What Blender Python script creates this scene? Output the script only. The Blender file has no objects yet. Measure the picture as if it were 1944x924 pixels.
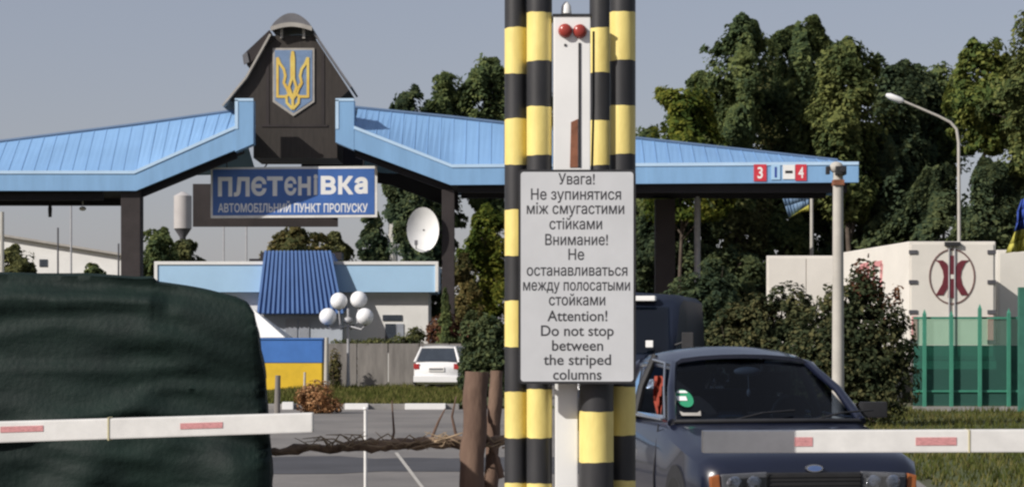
import bpy, math, random
import numpy as np
from mathutils import Vector, Matrix, noise as mnoise
R = math.radians
random.seed(7)
sc = bpy.context.scene
COL = sc.collection

# ------------------------------------------------------------------ camera, sky, sun, exposure
F, CX, HY, EYE = 4000.0, 972.0, 660.0, 1.45      # focal length in photo pixels, principal column, horizon row, eye height
cam = bpy.data.cameras.new('camera')
cam.sensor_width = 36.0
cam.lens = F / 1944 * 36
cam.shift_y = (HY - 462) / 1944
cam.clip_start, cam.clip_end = 0.3, 4000
camo = bpy.data.objects.new('camera', cam)
COL.objects.link(camo)
camo.location = (0, 0, EYE)
camo.rotation_euler = (R(90), 0, 0)
sc.camera = camo

SUN_AZ, SUN_EL = R(55), R(33)                    # sun behind the camera, to the left
world = bpy.data.worlds.new('World')
sc.world = world
world.use_nodes = True
wt = world.node_tree
bg = wt.nodes['Background']
sky = wt.nodes.new('ShaderNodeTexSky')
sky.sky_type = 'NISHITA'
sky.sun_disc = False
sky.sun_elevation = SUN_EL
sky.sun_rotation = R(180) + SUN_AZ
sky.air_density, sky.dust_density, sky.ozone_density = 1.0, 1.3, 1.6
tint = wt.nodes.new('ShaderNodeMix')                # thin late-summer haze warms the sky a little
tint.data_type, tint.blend_type = 'RGBA', 'MULTIPLY'
tint.inputs[0].default_value = 1.0
tint.inputs[7].default_value = (1.22, 1.0, .97, 1)
wt.links.new(sky.outputs[0], tint.inputs[6])
veil = wt.nodes.new('ShaderNodeMix')                # even lilac-grey haze over the whole sky
veil.data_type = 'RGBA'
veil.inputs[0].default_value = 0.55
veil.inputs[7].default_value = (3.55, 3.85, 4.60, 1)
wt.links.new(tint.outputs[2], veil.inputs[6])
wt.links.new(veil.outputs[2], bg.inputs[0])
bg.inputs[1].default_value = 0.071
sun = bpy.data.lights.new('sun', 'SUN')
sun.energy = 3.6
sun.angle = R(0.5)
sun.color = (1.0, 0.95, 0.885)
suno = bpy.data.objects.new('sun', sun)
COL.objects.link(suno)
sd = Vector((math.sin(SUN_AZ) * math.cos(SUN_EL), math.cos(SUN_AZ) * math.cos(SUN_EL), -math.sin(SUN_EL)))
suno.rotation_euler = sd.to_track_quat('-Z', 'Y').to_euler()
suno.location = (-20, -10, 30)
sc.view_settings.view_transform = 'Standard'
sc.view_settings.look = 'None'
sc.view_settings.exposure = 0.45
sc.view_settings.gamma = 1.0
sc.view_settings.use_curve_mapping = False
sc.cycles.filter_width = 2.4
sc.cycles.max_bounces = 6
sc.cycles.transparent_max_bounces = 12
sc.cycles.caustics_reflective = False
sc.cycles.caustics_refractive = False
sc.cycles.use_denoising = True


def P(px, py, Y):
    return Vector(((px - CX) / F * Y, Y, EYE + (HY - py) / F * Y))


def PX(px, Y): return (px - CX) / F * Y
def PZ(py, Y): return EYE + (HY - py) / F * Y
def S(n, Y): return n / F * Y


# ------------------------------------------------------------------ materials
def mat(name, col, rough=0.6, var=0.12, scale=3.0, metal=0.0, bump=0.0, col2=None, spec=0.4, bscale=None, coat=0.0, stretch=None):
    m = bpy.data.materials.new(name)
    m.use_nodes = True
    nt = m.node_tree
    b = nt.nodes['Principled BSDF']
    tc = nt.nodes.new('ShaderNodeTexCoord')
    n = nt.nodes.new('ShaderNodeTexNoise')
    n.inputs['Scale'].default_value = scale
    n.inputs['Detail'].default_value = 6
    n.inputs['Roughness'].default_value = 0.65
    src = tc.outputs['Object']
    if stretch:
        mp = nt.nodes.new('ShaderNodeMapping')
        mp.inputs['Scale'].default_value = stretch
        nt.links.new(src, mp.inputs[0])
        src = mp.outputs[0]
    nt.links.new(src, n.inputs['Vector'])
    rp = nt.nodes.new('ShaderNodeValToRGB')
    c = Vector(col)
    if col2 is None:
        a, d = c * (1 - var), c * (1 + var)
    else:
        a, d = Vector(col2), c
    rp.color_ramp.elements[0].position = 0.32
    rp.color_ramp.elements[1].position = 0.68
    rp.color_ramp.elements[0].color = (*[min(1, max(0, x)) for x in a], 1)
    rp.color_ramp.elements[1].color = (*[min(1, max(0, x)) for x in d], 1)
    nt.links.new(n.outputs['Fac'], rp.inputs[0])
    nt.links.new(rp.outputs[0], b.inputs['Base Color'])
    b.inputs['Roughness'].default_value = rough
    b.inputs['Metallic'].default_value = metal
    b.inputs['Specular IOR Level'].default_value = spec
    b.inputs['Coat Weight'].default_value = coat
    if bump:
        n2 = nt.nodes.new('ShaderNodeTexNoise')
        n2.inputs['Scale'].default_value = bscale or scale * 4
        n2.inputs['Detail'].default_value = 5
        nt.links.new(src, n2.inputs['Vector'])
        bp = nt.nodes.new('ShaderNodeBump')
        bp.inputs['Strength'].default_value = bump
        bp.inputs['Distance'].default_value = 0.02
        nt.links.new(n2.outputs['Fac'], bp.inputs['Height'])
        nt.links.new(bp.outputs[0], b.inputs['Normal'])
    return m


def leaf_mat(name, c1, c2, c3, trans=0.25, scale=0.5):
    """leaf colours vary from clump to clump and from leaf to leaf"""
    m = bpy.data.materials.new(name)
    m.use_nodes = True
    nt = m.node_tree
    nt.nodes.remove(nt.nodes['Principled BSDF'])
    out = nt.nodes['Material Output']
    tc = nt.nodes.new('ShaderNodeTexCoord')
    n = nt.nodes.new('ShaderNodeTexNoise')
    n.inputs['Scale'].default_value = scale
    n.inputs['Detail'].default_value = 3
    nt.links.new(tc.outputs['Object'], n.inputs['Vector'])
    g = nt.nodes.new('ShaderNodeNewGeometry')
    mx = nt.nodes.new('ShaderNodeMath')
    mx.operation = 'MULTIPLY_ADD'
    mx.inputs[1].default_value = 0.45
    nt.links.new(g.outputs['Random Per Island'], mx.inputs[0])
    sb = nt.nodes.new('ShaderNodeMath')
    sb.operation = 'SUBTRACT'
    sb.inputs[1].default_value = 0.22
    nt.links.new(n.outputs['Fac'], sb.inputs[0])
    nt.links.new(sb.outputs[0], mx.inputs[2])
    rp = nt.nodes.new('ShaderNodeValToRGB')
    e = rp.color_ramp.elements
    e[0].position, e[0].color = 0.3, (*c1, 1)
    e[1].position, e[1].color = 0.72, (*c3, 1)
    x = e.new(0.5)
    x.color = (*c2, 1)
    nt.links.new(mx.outputs[0], rp.inputs[0])
    d = nt.nodes.new('ShaderNodeBsdfDiffuse')
    t = nt.nodes.new('ShaderNodeBsdfTranslucent')
    nt.links.new(rp.outputs[0], d.inputs[0])
    nt.links.new(rp.outputs[0], t.inputs[0])
    ms = nt.nodes.new('ShaderNodeMixShader')
    ms.inputs[0].default_value = trans
    nt.links.new(d.outputs[0], ms.inputs[1])
    nt.links.new(t.outputs[0], ms.inputs[2])
    nt.links.new(ms.outputs[0], out.inputs[0])
    return m


def glass_mat(name, tint, rough=0.03, solid=0.0, ior=1.5):
    """thin pane: tinted see-through plus a Fresnel reflection; solid>0 adds a coloured film"""
    m = bpy.data.materials.new(name)
    m.use_nodes = True
    nt = m.node_tree
    nt.nodes.remove(nt.nodes['Principled BSDF'])
    out = nt.nodes['Material Output']
    tr = nt.nodes.new('ShaderNodeBsdfTransparent')
    tr.inputs[0].default_value = (*tint, 1)
    gl = nt.nodes.new('ShaderNodeBsdfGlossy')
    gl.inputs['Roughness'].default_value = rough
    fr = nt.nodes.new('ShaderNodeFresnel')
    fr.inputs[0].default_value = ior
    base = tr.outputs[0]
    if solid:
        df = nt.nodes.new('ShaderNodeBsdfDiffuse')
        df.inputs[0].default_value = (*tint, 1)
        mm = nt.nodes.new('ShaderNodeMixShader')
        mm.inputs[0].default_value = solid
        nt.links.new(tr.outputs[0], mm.inputs[1])
        nt.links.new(df.outputs[0], mm.inputs[2])
        base = mm.outputs[0]
    ms = nt.nodes.new('ShaderNodeMixShader')
    nt.links.new(fr.outputs[0], ms.inputs[0])
    nt.links.new(base, ms.inputs[1])
    nt.links.new(gl.outputs[0], ms.inputs[2])
    nt.links.new(ms.outputs[0], out.inputs[0])
    return m


M = dict(
    asphalt=mat('asphalt', (0.215, 0.20, 0.185), 0.9, 0.2, 0.5, bump=0.4, bscale=40, col2=(0.14, 0.132, 0.125)),
    shadow_band=mat('shadow_asphalt', (0.060, 0.060, 0.066), 0.9, 0.2, 0.8, bump=0.2, bscale=40),  # asphalt colour darkened to paint a cast shadow
    soil=mat('soil', (0.10, 0.085, 0.055), 0.95, 0.3, 0.3, col2=(0.06, 0.07, 0.03)),
    turf=mat('turf', (0.085, 0.095, 0.03), 0.95, 0.3, 0.4, col2=(0.05, 0.065, 0.02)),
    kerb=mat('kerb_concrete', (0.25, 0.24, 0.23), 0.9, 0.2, 2),
    white=mat('white_paint', (0.78, 0.78, 0.76), 0.5, 0.05, 2),
    whiteworn=mat('worn_white_paint', (0.72, 0.71, 0.68), 0.55, 0.1, 5),
    wall=mat('white_render', (0.74, 0.73, 0.70), 0.9, 0.07, 0.8, bump=0.1),
    shade_wall=mat('shade_tinted_render', (0.42, 0.46, 0.52), 0.9, 0.08, 0.8),  # shade below the mansard put into the bay wall colour
    blue=mat('fascia_blue', (0.205, 0.375, 0.60), 0.5, 0.11, 0.8, stretch=(2.5, 2.5, .35)),
    blueedge=mat('fascia_edge', (0.45, 0.62, 0.80), 0.45, 0.05, 1),
    roofblue=mat('roof_blue', (0.185, 0.335, 0.555), 0.5, 0.08, 0.5),
    roofdark=mat('roof_ridge', (0.10, 0.16, 0.26), 0.5, 0.1, 1),
    pale=mat('pale_blue_fascia', (0.38, 0.58, 0.78), 0.5, 0.05, 0.6),
    mansard=mat('mansard_blue', (0.10, 0.19, 0.42), 0.4, 0.08, 1),
    brown=mat('dark_brown', (0.028, 0.022, 0.022), 0.7, 0.25, 1.5),
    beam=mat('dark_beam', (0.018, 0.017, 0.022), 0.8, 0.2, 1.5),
    slate=mat('turret_board', (0.032, 0.026, 0.022), 0.65, 0.3, 2.5, stretch=(4, 4, 0.6)),
    hood=mat('grey_metal', (0.14, 0.14, 0.15), 0.5, 0.15, 3),
    paleboard=mat('sunlit_edge_board', (0.36, 0.34, 0.31), 0.7, 0.15, 3),
    shield=mat('shield_blue', (0.16, 0.24, 0.38), 0.5, 0.12, 4),
    gold=mat('gold_paint', (0.72, 0.58, 0.16), 0.45, 0.15, 1.2, col2=(0.62, 0.38, 0.06)),
    signblue=mat('sign_blue', (0.055, 0.14, 0.40), 0.4, 0.08, 1.5),
    signgrey=mat('sign_grey', (0.56, 0.57, 0.58), 0.5, 0.05, 4),
    ink=mat('sign_ink', (0.04, 0.04, 0.045), 0.7, 0.1, 8),
    yellow=mat('column_yellow', (0.80, 0.67, 0.23), 0.5, 0.1, 11, bump=0.08, stretch=(1, 1, 0.35), col2=(0.66, 0.53, 0.17)),
    black=mat('column_black', (0.028, 0.028, 0.03), 0.5, 0.25, 7, stretch=(1, 1, 0.4)),
    rust=mat('rust', (0.22, 0.09, 0.05), 0.85, 0.3, 12),
    redlamp=mat('red_lens', (0.30, 0.045, 0.035), 0.25, 0.15, 20),
    redpaint=mat('red_paint', (0.55, 0.04, 0.06), 0.5, 0.12, 4),
    redtape=mat('red_reflector', (0.58, 0.27, 0.27), 0.5, 0.25, 40, stretch=(1, 1, 3)),
    net=mat('green_netting', (0.010, 0.023, 0.018), 0.65, 0.35, 1.6, bump=0.25, bscale=30, col2=(0.004, 0.010, 0.009), spec=0.18),
    bark=mat('log_bark', (0.20, 0.13, 0.092), 0.9, 0.35, 6, bump=0.7, bscale=18, stretch=(1, 1, 0.25), col2=(0.10, 0.06, 0.045)),
    railbark=mat('rail_bark', (0.36, 0.25, 0.165), 0.9, 0.3, 9, bump=0.7, bscale=20, col2=(0.07, 0.045, 0.035)),
    trunk=mat('tree_bark', (0.09, 0.07, 0.055), 0.95, 0.3, 4),
    navy=mat('navy_car_paint', (0.006, 0.0085, 0.022), 0.3, 0.1, 2, coat=0.6, spec=0.5),
    carwhite=mat('white_car_paint', (0.72, 0.72, 0.72), 0.3, 0.03, 2, coat=0.5),
    vandark=mat('dark_van_paint', (0.012, 0.017, 0.032), 0.55, 0.15, 2, spec=0.25),
    rubber=mat('black_rubber', (0.018, 0.018, 0.018), 0.7, 0.2, 6),
    plastic=mat('dark_plastic', (0.022, 0.022, 0.024), 0.6, 0.2, 6),
    inside=mat('dark_upholstery', (0.03, 0.03, 0.034), 0.9, 0.2, 8),
    chrome=mat('chrome_trim', (0.55, 0.56, 0.58), 0.25, 0.05, 4, metal=0.9),
    lampsilver=mat('lamp_reflector', (0.88, 0.89, 0.90), 0.16, 0.08, 30, metal=1.0, bump=0.8, bscale=45),
    amber=mat('amber_lens', (0.34, 0.11, 0.035), 0.3, 0.15, 12),
    badge=mat('badge_blue', (0.10, 0.16, 0.34), 0.3, 0.1, 8),
    sticker=mat('green_sticker', (0.03, 0.26, 0.13), 0.5, 0.1, 14),
    redcloth=mat('red_cloth', (0.26, 0.045, 0.026), 0.9, 0.25, 12),
    greenfence=mat('green_fence_paint', (0.04, 0.15, 0.11), 0.5, 0.15, 3),
    greenpost=mat('green_post_paint', (0.05, 0.22, 0.15), 0.5, 0.12, 3),
    straw=mat('dry_straw', (0.34, 0.25, 0.16), 0.9, 0.25, 20),
    joint=mat('joint_seal', (0.55, 0.50, 0.30), 0.7, 0.1, 5),
    concrete=mat('pole_concrete', (0.42, 0.40, 0.36), 0.85, 0.1, 3),
    greywall=mat('grey_wall', (0.20, 0.185, 0.17), 0.9, 0.25, 1.5, bump=0.3, stretch=(3, 3, 0.5)),
    steel=mat('grey_steel', (0.35, 0.35, 0.36), 0.5, 0.12, 4),
    globe=mat('opal_globe', (0.80, 0.80, 0.80), 0.25, 0.03, 3),
    kioskblue=mat('kiosk_blue', (0.055, 0.17, 0.48), 0.6, 0.1, 1.5),
    kioskyellow=mat('kiosk_yellow', (0.72, 0.47, 0.03), 0.6, 0.12, 1.5),
    flagblue=mat('flag_blue', (0.025, 0.06, 0.30), 0.8, 0.12, 3),
    flagpale=mat('flag_faded_blue', (0.14, 0.22, 0.33), 0.8, 0.2, 3),
    flagyellow=mat('flag_yellow', (0.45, 0.42, 0.08), 0.8, 0.12, 3),
    trailer=mat('trailer_white', (0.66, 0.63, 0.57), 0.55, 0.06, 0.7),
    emblemred=mat('emblem_red', (0.13, 0.022, 0.032), 0.5, 0.2, 3),
    emblemring=mat('emblem_ring', (0.16, 0.10, 0.09), 0.5, 0.2, 3),
    palered=mat('faded_red_letter', (0.55, 0.24, 0.24), 0.6, 0.15, 3),
    fibre=mat('container_grey', (0.08, 0.08, 0.09), 0.6, 0.2, 3),
    towermetal=mat('tower_metal', (0.42, 0.40, 0.39), 0.6, 0.1, 0.4),
    rear=mat('tail_lamp_red', (0.35, 0.03, 0.03), 0.3, 0.1, 9),
    winglass=mat('dark_window', (0.04, 0.05, 0.065), 0.15, 0.2, 2),
    winpale=mat('curtained_window', (0.30, 0.32, 0.36), 0.3, 0.12, 2),
)
M['glass'] = glass_mat('car_glass', (0.20, 0.25, 0.32), 0.04, ior=1.28)
M['sideglass'] = glass_mat('open_side_glass', (0.5, 0.5, 0.52), 0.05, ior=1.1)
M['vanglass'] = glass_mat('van_glass', (0.35, 0.45, 0.5), 0.08, ior=1.7)
M['lens'] = glass_mat('lamp_glass', (0.85, 0.87, 0.9), 0.05)
M['screen'] = glass_mat('green_screen', (0.13, 0.34, 0.28), 0.3, solid=0.26, ior=1.2)
M['mesh'] = glass_mat('green_mesh', (0.66, 0.82, 0.74), 0.5, solid=0.06, ior=1.05)
L_green = leaf_mat('leaves_green', (0.061, 0.091, 0.047), (0.114, 0.152, 0.065), (0.182, 0.212, 0.079), trans=0.42)
L_dark = leaf_mat('leaves_dark', (0.047, 0.071, 0.044), (0.082, 0.112, 0.059), (0.134, 0.158, 0.071), trans=0.42)
L_olive = leaf_mat('leaves_olive', (0.067, 0.082, 0.041), (0.118, 0.126, 0.055), (0.182, 0.182, 0.073), trans=0.38)
L_yellow = leaf_mat('leaves_yellow', (0.055, 0.085, 0.022), (0.12, 0.15, 0.030), (0.21, 0.21, 0.04), trans=0.38)
L_autumn = leaf_mat('leaves_autumn', (0.073, 0.085, 0.037), (0.134, 0.128, 0.055), (0.220, 0.171, 0.067), trans=0.38)
L_olive2 = leaf_mat('leaves_olive_green', (0.065, 0.091, 0.038), (0.120, 0.144, 0.053), (0.205, 0.220, 0.073), trans=0.38)
L_yellow2 = leaf_mat('leaves_lime', (0.066, 0.102, 0.035), (0.139, 0.173, 0.047), (0.234, 0.248, 0.066), trans=0.38)
L_red = leaf_mat('leaves_red', (0.07, 0.035, 0.024), (0.12, 0.05, 0.034), (0.15, 0.085, 0.05))
L_bush = leaf_mat('leaves_bush', (0.032, 0.044, 0.024), (0.060, 0.072, 0.036), (0.127, 0.120, 0.054), scale=1.2)
L_dry = leaf_mat('leaves_dry', (0.22, 0.11, 0.05), (0.36, 0.19, 0.09), (0.46, 0.28, 0.15), scale=2)
L_grass = leaf_mat('grass_blades', (0.06, 0.075, 0.02), (0.10, 0.11, 0.03), (0.17, 0.15, 0.06), scale=0.4)
L_twig = leaf_mat('net_garnish', (0.02, 0.03, 0.018), (0.03, 0.045, 0.025), (0.06, 0.07, 0.04))


# ------------------------------------------------------------------ mesh helpers
class MB:
    def __init__(s):
        s.v, s.f, s.m = [], [], []

    def add(s, vs, fs, mi=0):
        o = len(s.v)
        s.v += [tuple(x) for x in vs]
        s.f += [tuple(i + o for i in f) for f in fs]
        s.m += [mi] * len(fs)

    def box(s, a, b, mi=0):
        (x0, y0, z0), (x1, y1, z1) = a, b
        s.add([(x0, y0, z0), (x1, y0, z0), (x1, y1, z0), (x0, y1, z0), (x0, y0, z1), (x1, y0, z1), (x1, y1, z1), (x0, y1, z1)],
              [(3, 2, 1, 0), (4, 5, 6, 7), (0, 1, 5, 4), (1, 2, 6, 5), (2, 3, 7, 6), (3, 0, 4, 7)], mi)

    def prism(s, poly, y0, y1, mi=0):
        """polygon in x,z (counter-clockwise seen from the camera) pushed from y0 back to y1"""
        n = len(poly)
        s.add([(x, y0, z) for x, z in poly] + [(x, y1, z) for x, z in poly],
              [tuple(range(n)), tuple(range(2 * n - 1, n - 1, -1))] + [(i, i + n, (i + 1) % n + n, (i + 1) % n) for i in range(n)], mi)

    def hexa(s, q0, q1, mi=0):
        """solid between two matching polygons"""
        n = len(q0)
        s.add(list(q0) + list(q1), [tuple(range(n)), tuple(range(2 * n - 1, n - 1, -1))] + [(i, i + n, (i + 1) % n + n, (i + 1) % n) for i in range(n)], mi)

    def tube(s, pts, rad, n=10, mi=0, cap=True):
        pts = [Vector(p) for p in pts]
        if not isinstance(rad, (list, tuple)):
            rad = [rad] * len(pts)
        vs, fs = [], []
        ref = None
        for i, p in enumerate(pts):
            d = (pts[min(i + 1, len(pts) - 1)] - pts[max(i - 1, 0)]).normalized()
            if ref is None:
                ref = Vector((1, 0, 0)) if abs(d.x) < 0.9 else Vector((0, 1, 0))
            u = (ref - d * ref.dot(d)).normalized()
            w = d.cross(u)
            ref = u
            for k in range(n):
                a = 2 * math.pi * k / n
                vs.append(p + (u * math.cos(a) + w * math.sin(a)) * rad[i])
        for i in range(len(pts) - 1):
            for k in range(n):
                fs.append((i * n + k, i * n + (k + 1) % n, (i + 1) * n + (k + 1) % n, (i + 1) * n + k))
        if cap:
            fs.append(tuple(range(n - 1, -1, -1)))
            fs.append(tuple((len(pts) - 1) * n + k for k in range(n)))
        s.add(vs, fs, mi)

    def ellipsoid(s, c, r, nu=16, nv=10, mi=0):
        vs, fs = [], []
        for j in range(1, nv):
            t = math.pi * j / nv
            for i in range(nu):
                p = 2 * math.pi * i / nu
                vs.append((c[0] + r[0] * math.sin(t) * math.cos(p), c[1] + r[1] * math.sin(t) * math.sin(p), c[2] + r[2] * math.cos(t)))
        for j in range(nv - 2):
            for i in range(nu):
                fs.append((j * nu + i, (j + 1) * nu + i, (j + 1) * nu + (i + 1) % nu, j * nu + (i + 1) % nu))
        top, bot = len(vs), len(vs) + 1
        vs += [(c[0], c[1], c[2] + r[2]), (c[0], c[1], c[2] - r[2])]
        for i in range(nu):
            fs.append((top, i, (i + 1) % nu))
            fs.append((bot, (nv - 2) * nu + (i + 1) % nu, (nv - 2) * nu + i))
        s.add(vs, fs, mi)

    def loft(s, rings, mi=0, cap=True):
        n = len(rings[0])
        vs = [p for r in rings for p in r]
        fs = []
        for i in range(len(rings) - 1):
            for k in range(n):
                fs.append((i * n + k, (i + 1) * n + k, (i + 1) * n + (k + 1) % n, i * n + (k + 1) % n))
        if cap:
            fs.append(tuple(range(n)))
            fs.append(tuple((len(rings) - 1) * n + k for k in range(n - 1, -1, -1)))
        s.add(vs, fs, mi)

    def build(s, name, mats, parent=None, smooth=False, bevel=0.0, auto=None):
        me = bpy.data.meshes.new(name)
        me.from_pydata(s.v, [], s.f)
        if not isinstance(mats, (list, tuple)):
            mats = [mats]
        for x in mats:
            me.materials.append(x)
        me.polygons.foreach_set('material_index', s.m)
        import bmesh
        bm = bmesh.new()
        bm.from_mesh(me)
        bmesh.ops.recalc_face_normals(bm, faces=bm.faces)
        if bevel:
            es = [e for e in bm.edges if len(e.link_faces) == 2 and e.calc_face_angle(0) > 0.6]
            bmesh.ops.bevel(bm, geom=es, offset=bevel, segments=2, affect='EDGES', profile=0.7, clamp_overlap=True)
        if smooth:
            for f in bm.faces:
                f.smooth = True
            for e in bm.edges:
                if len(e.link_faces) == 2 and e.calc_face_angle(0) > R(auto or 42):
                    e.smooth = False
        bm.to_mesh(me)
        bm.free()
        return link(bpy.data.objects.new(name, me), parent)


def link(o, parent=None):
    COL.objects.link(o)
    if parent is not None:
        o.parent = parent
        if parent.type == 'EMPTY' and parent.get('_world'):
            o.matrix_parent_inverse = Matrix.Translation(-Vector(parent.location))
    return o


def tag(o, label, cat, group=None, kind=None):
    o['label'] = label
    o['category'] = cat
    if group:
        o['group'] = group
    if kind:
        o['kind'] = kind
    return o


def thing(name, label, cat, loc=(0, 0, 0), group=None, world_coords=True):
    o = bpy.data.objects.new(name, None)
    o.empty_display_size = 0.2
    COL.objects.link(o)
    o.location = loc
    if world_coords:
        o['_world'] = 1
    return tag(o, label, cat, group)


def struct(o):
    o['kind'] = 'structure'
    return o


def copy_tree(o, parent=None):
    c = o.copy()
    COL.objects.link(c)
    if parent is not None:
        c.parent = parent
    for ch in list(o.children):
        copy_tree(ch, c)
    return c


def text_geo(s, bold=0.0, depth=0.0):
    """flat letters from the font outlines"""
    from mathutils.geometry import interpolate_bezier
    cu = bpy.data.curves.new('lettering', 'FONT')
    cu.body, cu.size = s, 1.0
    o = bpy.data.objects.new('lettering', cu)
    COL.objects.link(o)
    dg = bpy.context.evaluated_depsgraph_get()
    cv_ = o.evaluated_get(dg).to_curve(dg)
    loops = []
    for sp_ in cv_.splines:
        bp, pts = sp_.bezier_points, []
        for i in range(len(bp)):
            p, q = bp[i], bp[(i + 1) % len(bp)]
            seg = interpolate_bezier(p.co, p.handle_right, q.handle_left, q.co, 6)
            if (p.handle_right - p.co).length < 1e-6 and (q.handle_left - q.co).length < 1e-6:
                seg = [p.co.copy(), q.co.copy()]
            pts += [Vector((v.x, v.y, 0)) for v in seg[:-1]]
        clean = [p for k, p in enumerate(pts) if (p - pts[k - 1]).length > 1e-5]
        if len(clean) > 2:
            loops.append(clean)
    o.to_curve_clear()
    bpy.data.objects.remove(o)
    bpy.data.curves.remove(cu)
    area = lambda L: sum(L[k - 1].x * L[k].y - L[k].x * L[k - 1].y for k in range(len(L)))

    def inside(p, L):
        c = False
        for k in range(len(L)):
            a_, b_ = L[k - 1], L[k]
            if (a_.y > p.y) != (b_.y > p.y) and p.x < (b_.x - a_.x) * (p.y - a_.y) / (b_.y - a_.y) + a_.x:
                c = not c
        return c
    if bold:
        new = []
        for i, L in enumerate(loops):
            hole = any(i != j and area(L) * area(K) < 0 and abs(area(K)) > abs(area(L)) and all(inside(p, K) for p in L) for j, K in enumerate(loops))
            sgn = (1 if area(L) > 0 else -1) * (-1 if hole else 1)
            out = []
            for k in range(len(L)):
                d0, d1 = (L[k] - L[k - 1]).normalized(), (L[(k + 1) % len(L)] - L[k]).normalized()
                nn = (Vector((d0.y, -d0.x, 0)) + Vector((d1.y, -d1.x, 0)))
                nn = nn / max(.5, nn.length_squared / 2)
                out.append(L[k] + nn * bold * sgn)
            new.append(out)
        loops = new
    # one clean triangulation of all outlines, overlaps and holes resolved by winding number
    from mathutils.geometry import delaunay_2d_cdt
    co, ed = [], []
    for L in loops:
        n0 = len(co)
        co += [Vector((p.x, p.y)) for p in L]
        ed += [(n0 + i, n0 + (i + 1) % len(L)) for i in range(len(L))]
    v2, _, tri, _, _, _ = delaunay_2d_cdt(co, ed, [], 0, 1e-6)
    A = np.array([[p.x, p.y] for L in loops for p in L])
    B = np.array([[L[(i + 1) % len(L)].x, L[(i + 1) % len(L)].y] for L in loops for i in range(len(L))])
    vv = np.array([[p.x, p.y] for p in v2])
    fs = []
    for f in tri:
        c = vv[list(f)].mean(0)
        up = (A[:, 1] <= c[1]) & (B[:, 1] > c[1])
        dn = (A[:, 1] > c[1]) & (B[:, 1] <= c[1])
        side = (B[:, 0] - A[:, 0]) * (c[1] - A[:, 1]) - (c[0] - A[:, 0]) * (B[:, 1] - A[:, 1])
        if (up & (side > 0)).sum() - (dn & (side < 0)).sum() != 0:
            fs.append(tuple(f))
    return [(x, y, 0.0, 0) for x, y in vv], fs


CAP = max(v[1] for v in text_geo('H')[0])


def put_text(mb, s, x0, x1, zbase, h, Y, bold=0.0, fit_h=False, depth=0.003, mi=0):
    """text standing in a plane facing -y: from x0 to x1, baseline zbase, capital height h"""
    vs, fs = text_geo(s, bold, 0.5)
    ax, bx = min(v[0] for v in vs), max(v[0] for v in vs)
    az, bz = (min(v[1] for v in vs), max(v[1] for v in vs)) if fit_h else (0.0, CAP)
    mb.add([(x0 + (v[0] - ax) / (bx - ax) * (x1 - x0), Y - v[2] * depth * 2 - (v[3] % 7) * depth * .09, zbase + (v[1] - az) / (bz - az) * h) for v in vs], fs, mi)


# ------------------------------------------------------------------ ground, road, kerbs
mb = MB()
mb.add([(-1500, -30, 0), (1500, -30, 0), (1500, 2500, 0), (-1500, 2500, 0)], [(0, 1, 2, 3)])
struct(mb.build('ground', M['soil']))
mb = MB()
road = [(-9, -25), (3.7, -25), (4.1, 20), (5.2, 30), (6.6, 49.6), (-14, 49.6), (-14, 14), (-9, 10)]
mb.add([(x, y, 0.006) for x, y in road], [tuple(range(len(road)))])
mb.add([(-3.4, 49.8, 0.006), (9, 49.6, 0.006), (12, 130, 0.006), (-0.6, 130, 0.006)], [(0, 1, 2, 3)])
struct(mb.build('road', M['asphalt']))
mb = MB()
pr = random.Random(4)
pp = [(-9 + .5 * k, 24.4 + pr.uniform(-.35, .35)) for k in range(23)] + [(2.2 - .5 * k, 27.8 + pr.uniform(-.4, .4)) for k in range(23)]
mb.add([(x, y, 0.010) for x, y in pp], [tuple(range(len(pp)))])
struct(mb.build('road_shadow_band', M['shadow_band']))  # shadow band across the road, painted as a dark strip
mb = MB()
for (xa, ya, xb, yb) in ((-1.62, 29.0, -0.93, 21.6),):
    mb.add([(xa, ya, .014), (xa + .05, ya, .014), (xb + .04, yb, .014), (xb, yb, .014)], [(0, 1, 2, 3)])
struct(mb.build('road_marking', M['concrete']))
# verge beyond the kerb and verge to the right of the road
mb = MB()
mb.box((-14, 50.0, -0.1), (-1.2, 72.0, 0.11))
mb.add([(-1.2, 50, .11), (1.2, 50.6, .005), (-.4, 72, .005), (-1.2, 72, .11)], [(0, 1, 2, 3)])
struct(mb.build('grass_verge', M['turf']))
mb = MB()
vg = [(4.0, 10), (40, 10), (40, 52), (7.0, 52), (5.5, 30), (4.3, 20)]
mb.add([(x, y, 0.012) for x, y in vg], [tuple(range(len(vg)))])
struct(mb.build('grass_verge', M['turf']))
mb = MB()
mb.box((-14, 49.7, -0.1), (-1.25, 49.98, 0.13), 0)
struct(mb.build('kerb', M['kerb'], bevel=0.02))
mb = MB()
mb.box((PX(769, 49.6), 49.55, 0.0), (PX(846, 49.6), 49.69, 0.145))
mb.box((PX(655, 49.6), 49.55, 0.0), (PX(699, 49.6), 49.69, 0.145))
mb.box((PX(536, 49.6), 49.55, 0.0), (PX(557, 49.6), 49.69, 0.18))
struct(mb.build('kerb_marking', M['white'], bevel=0.015))


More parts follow.
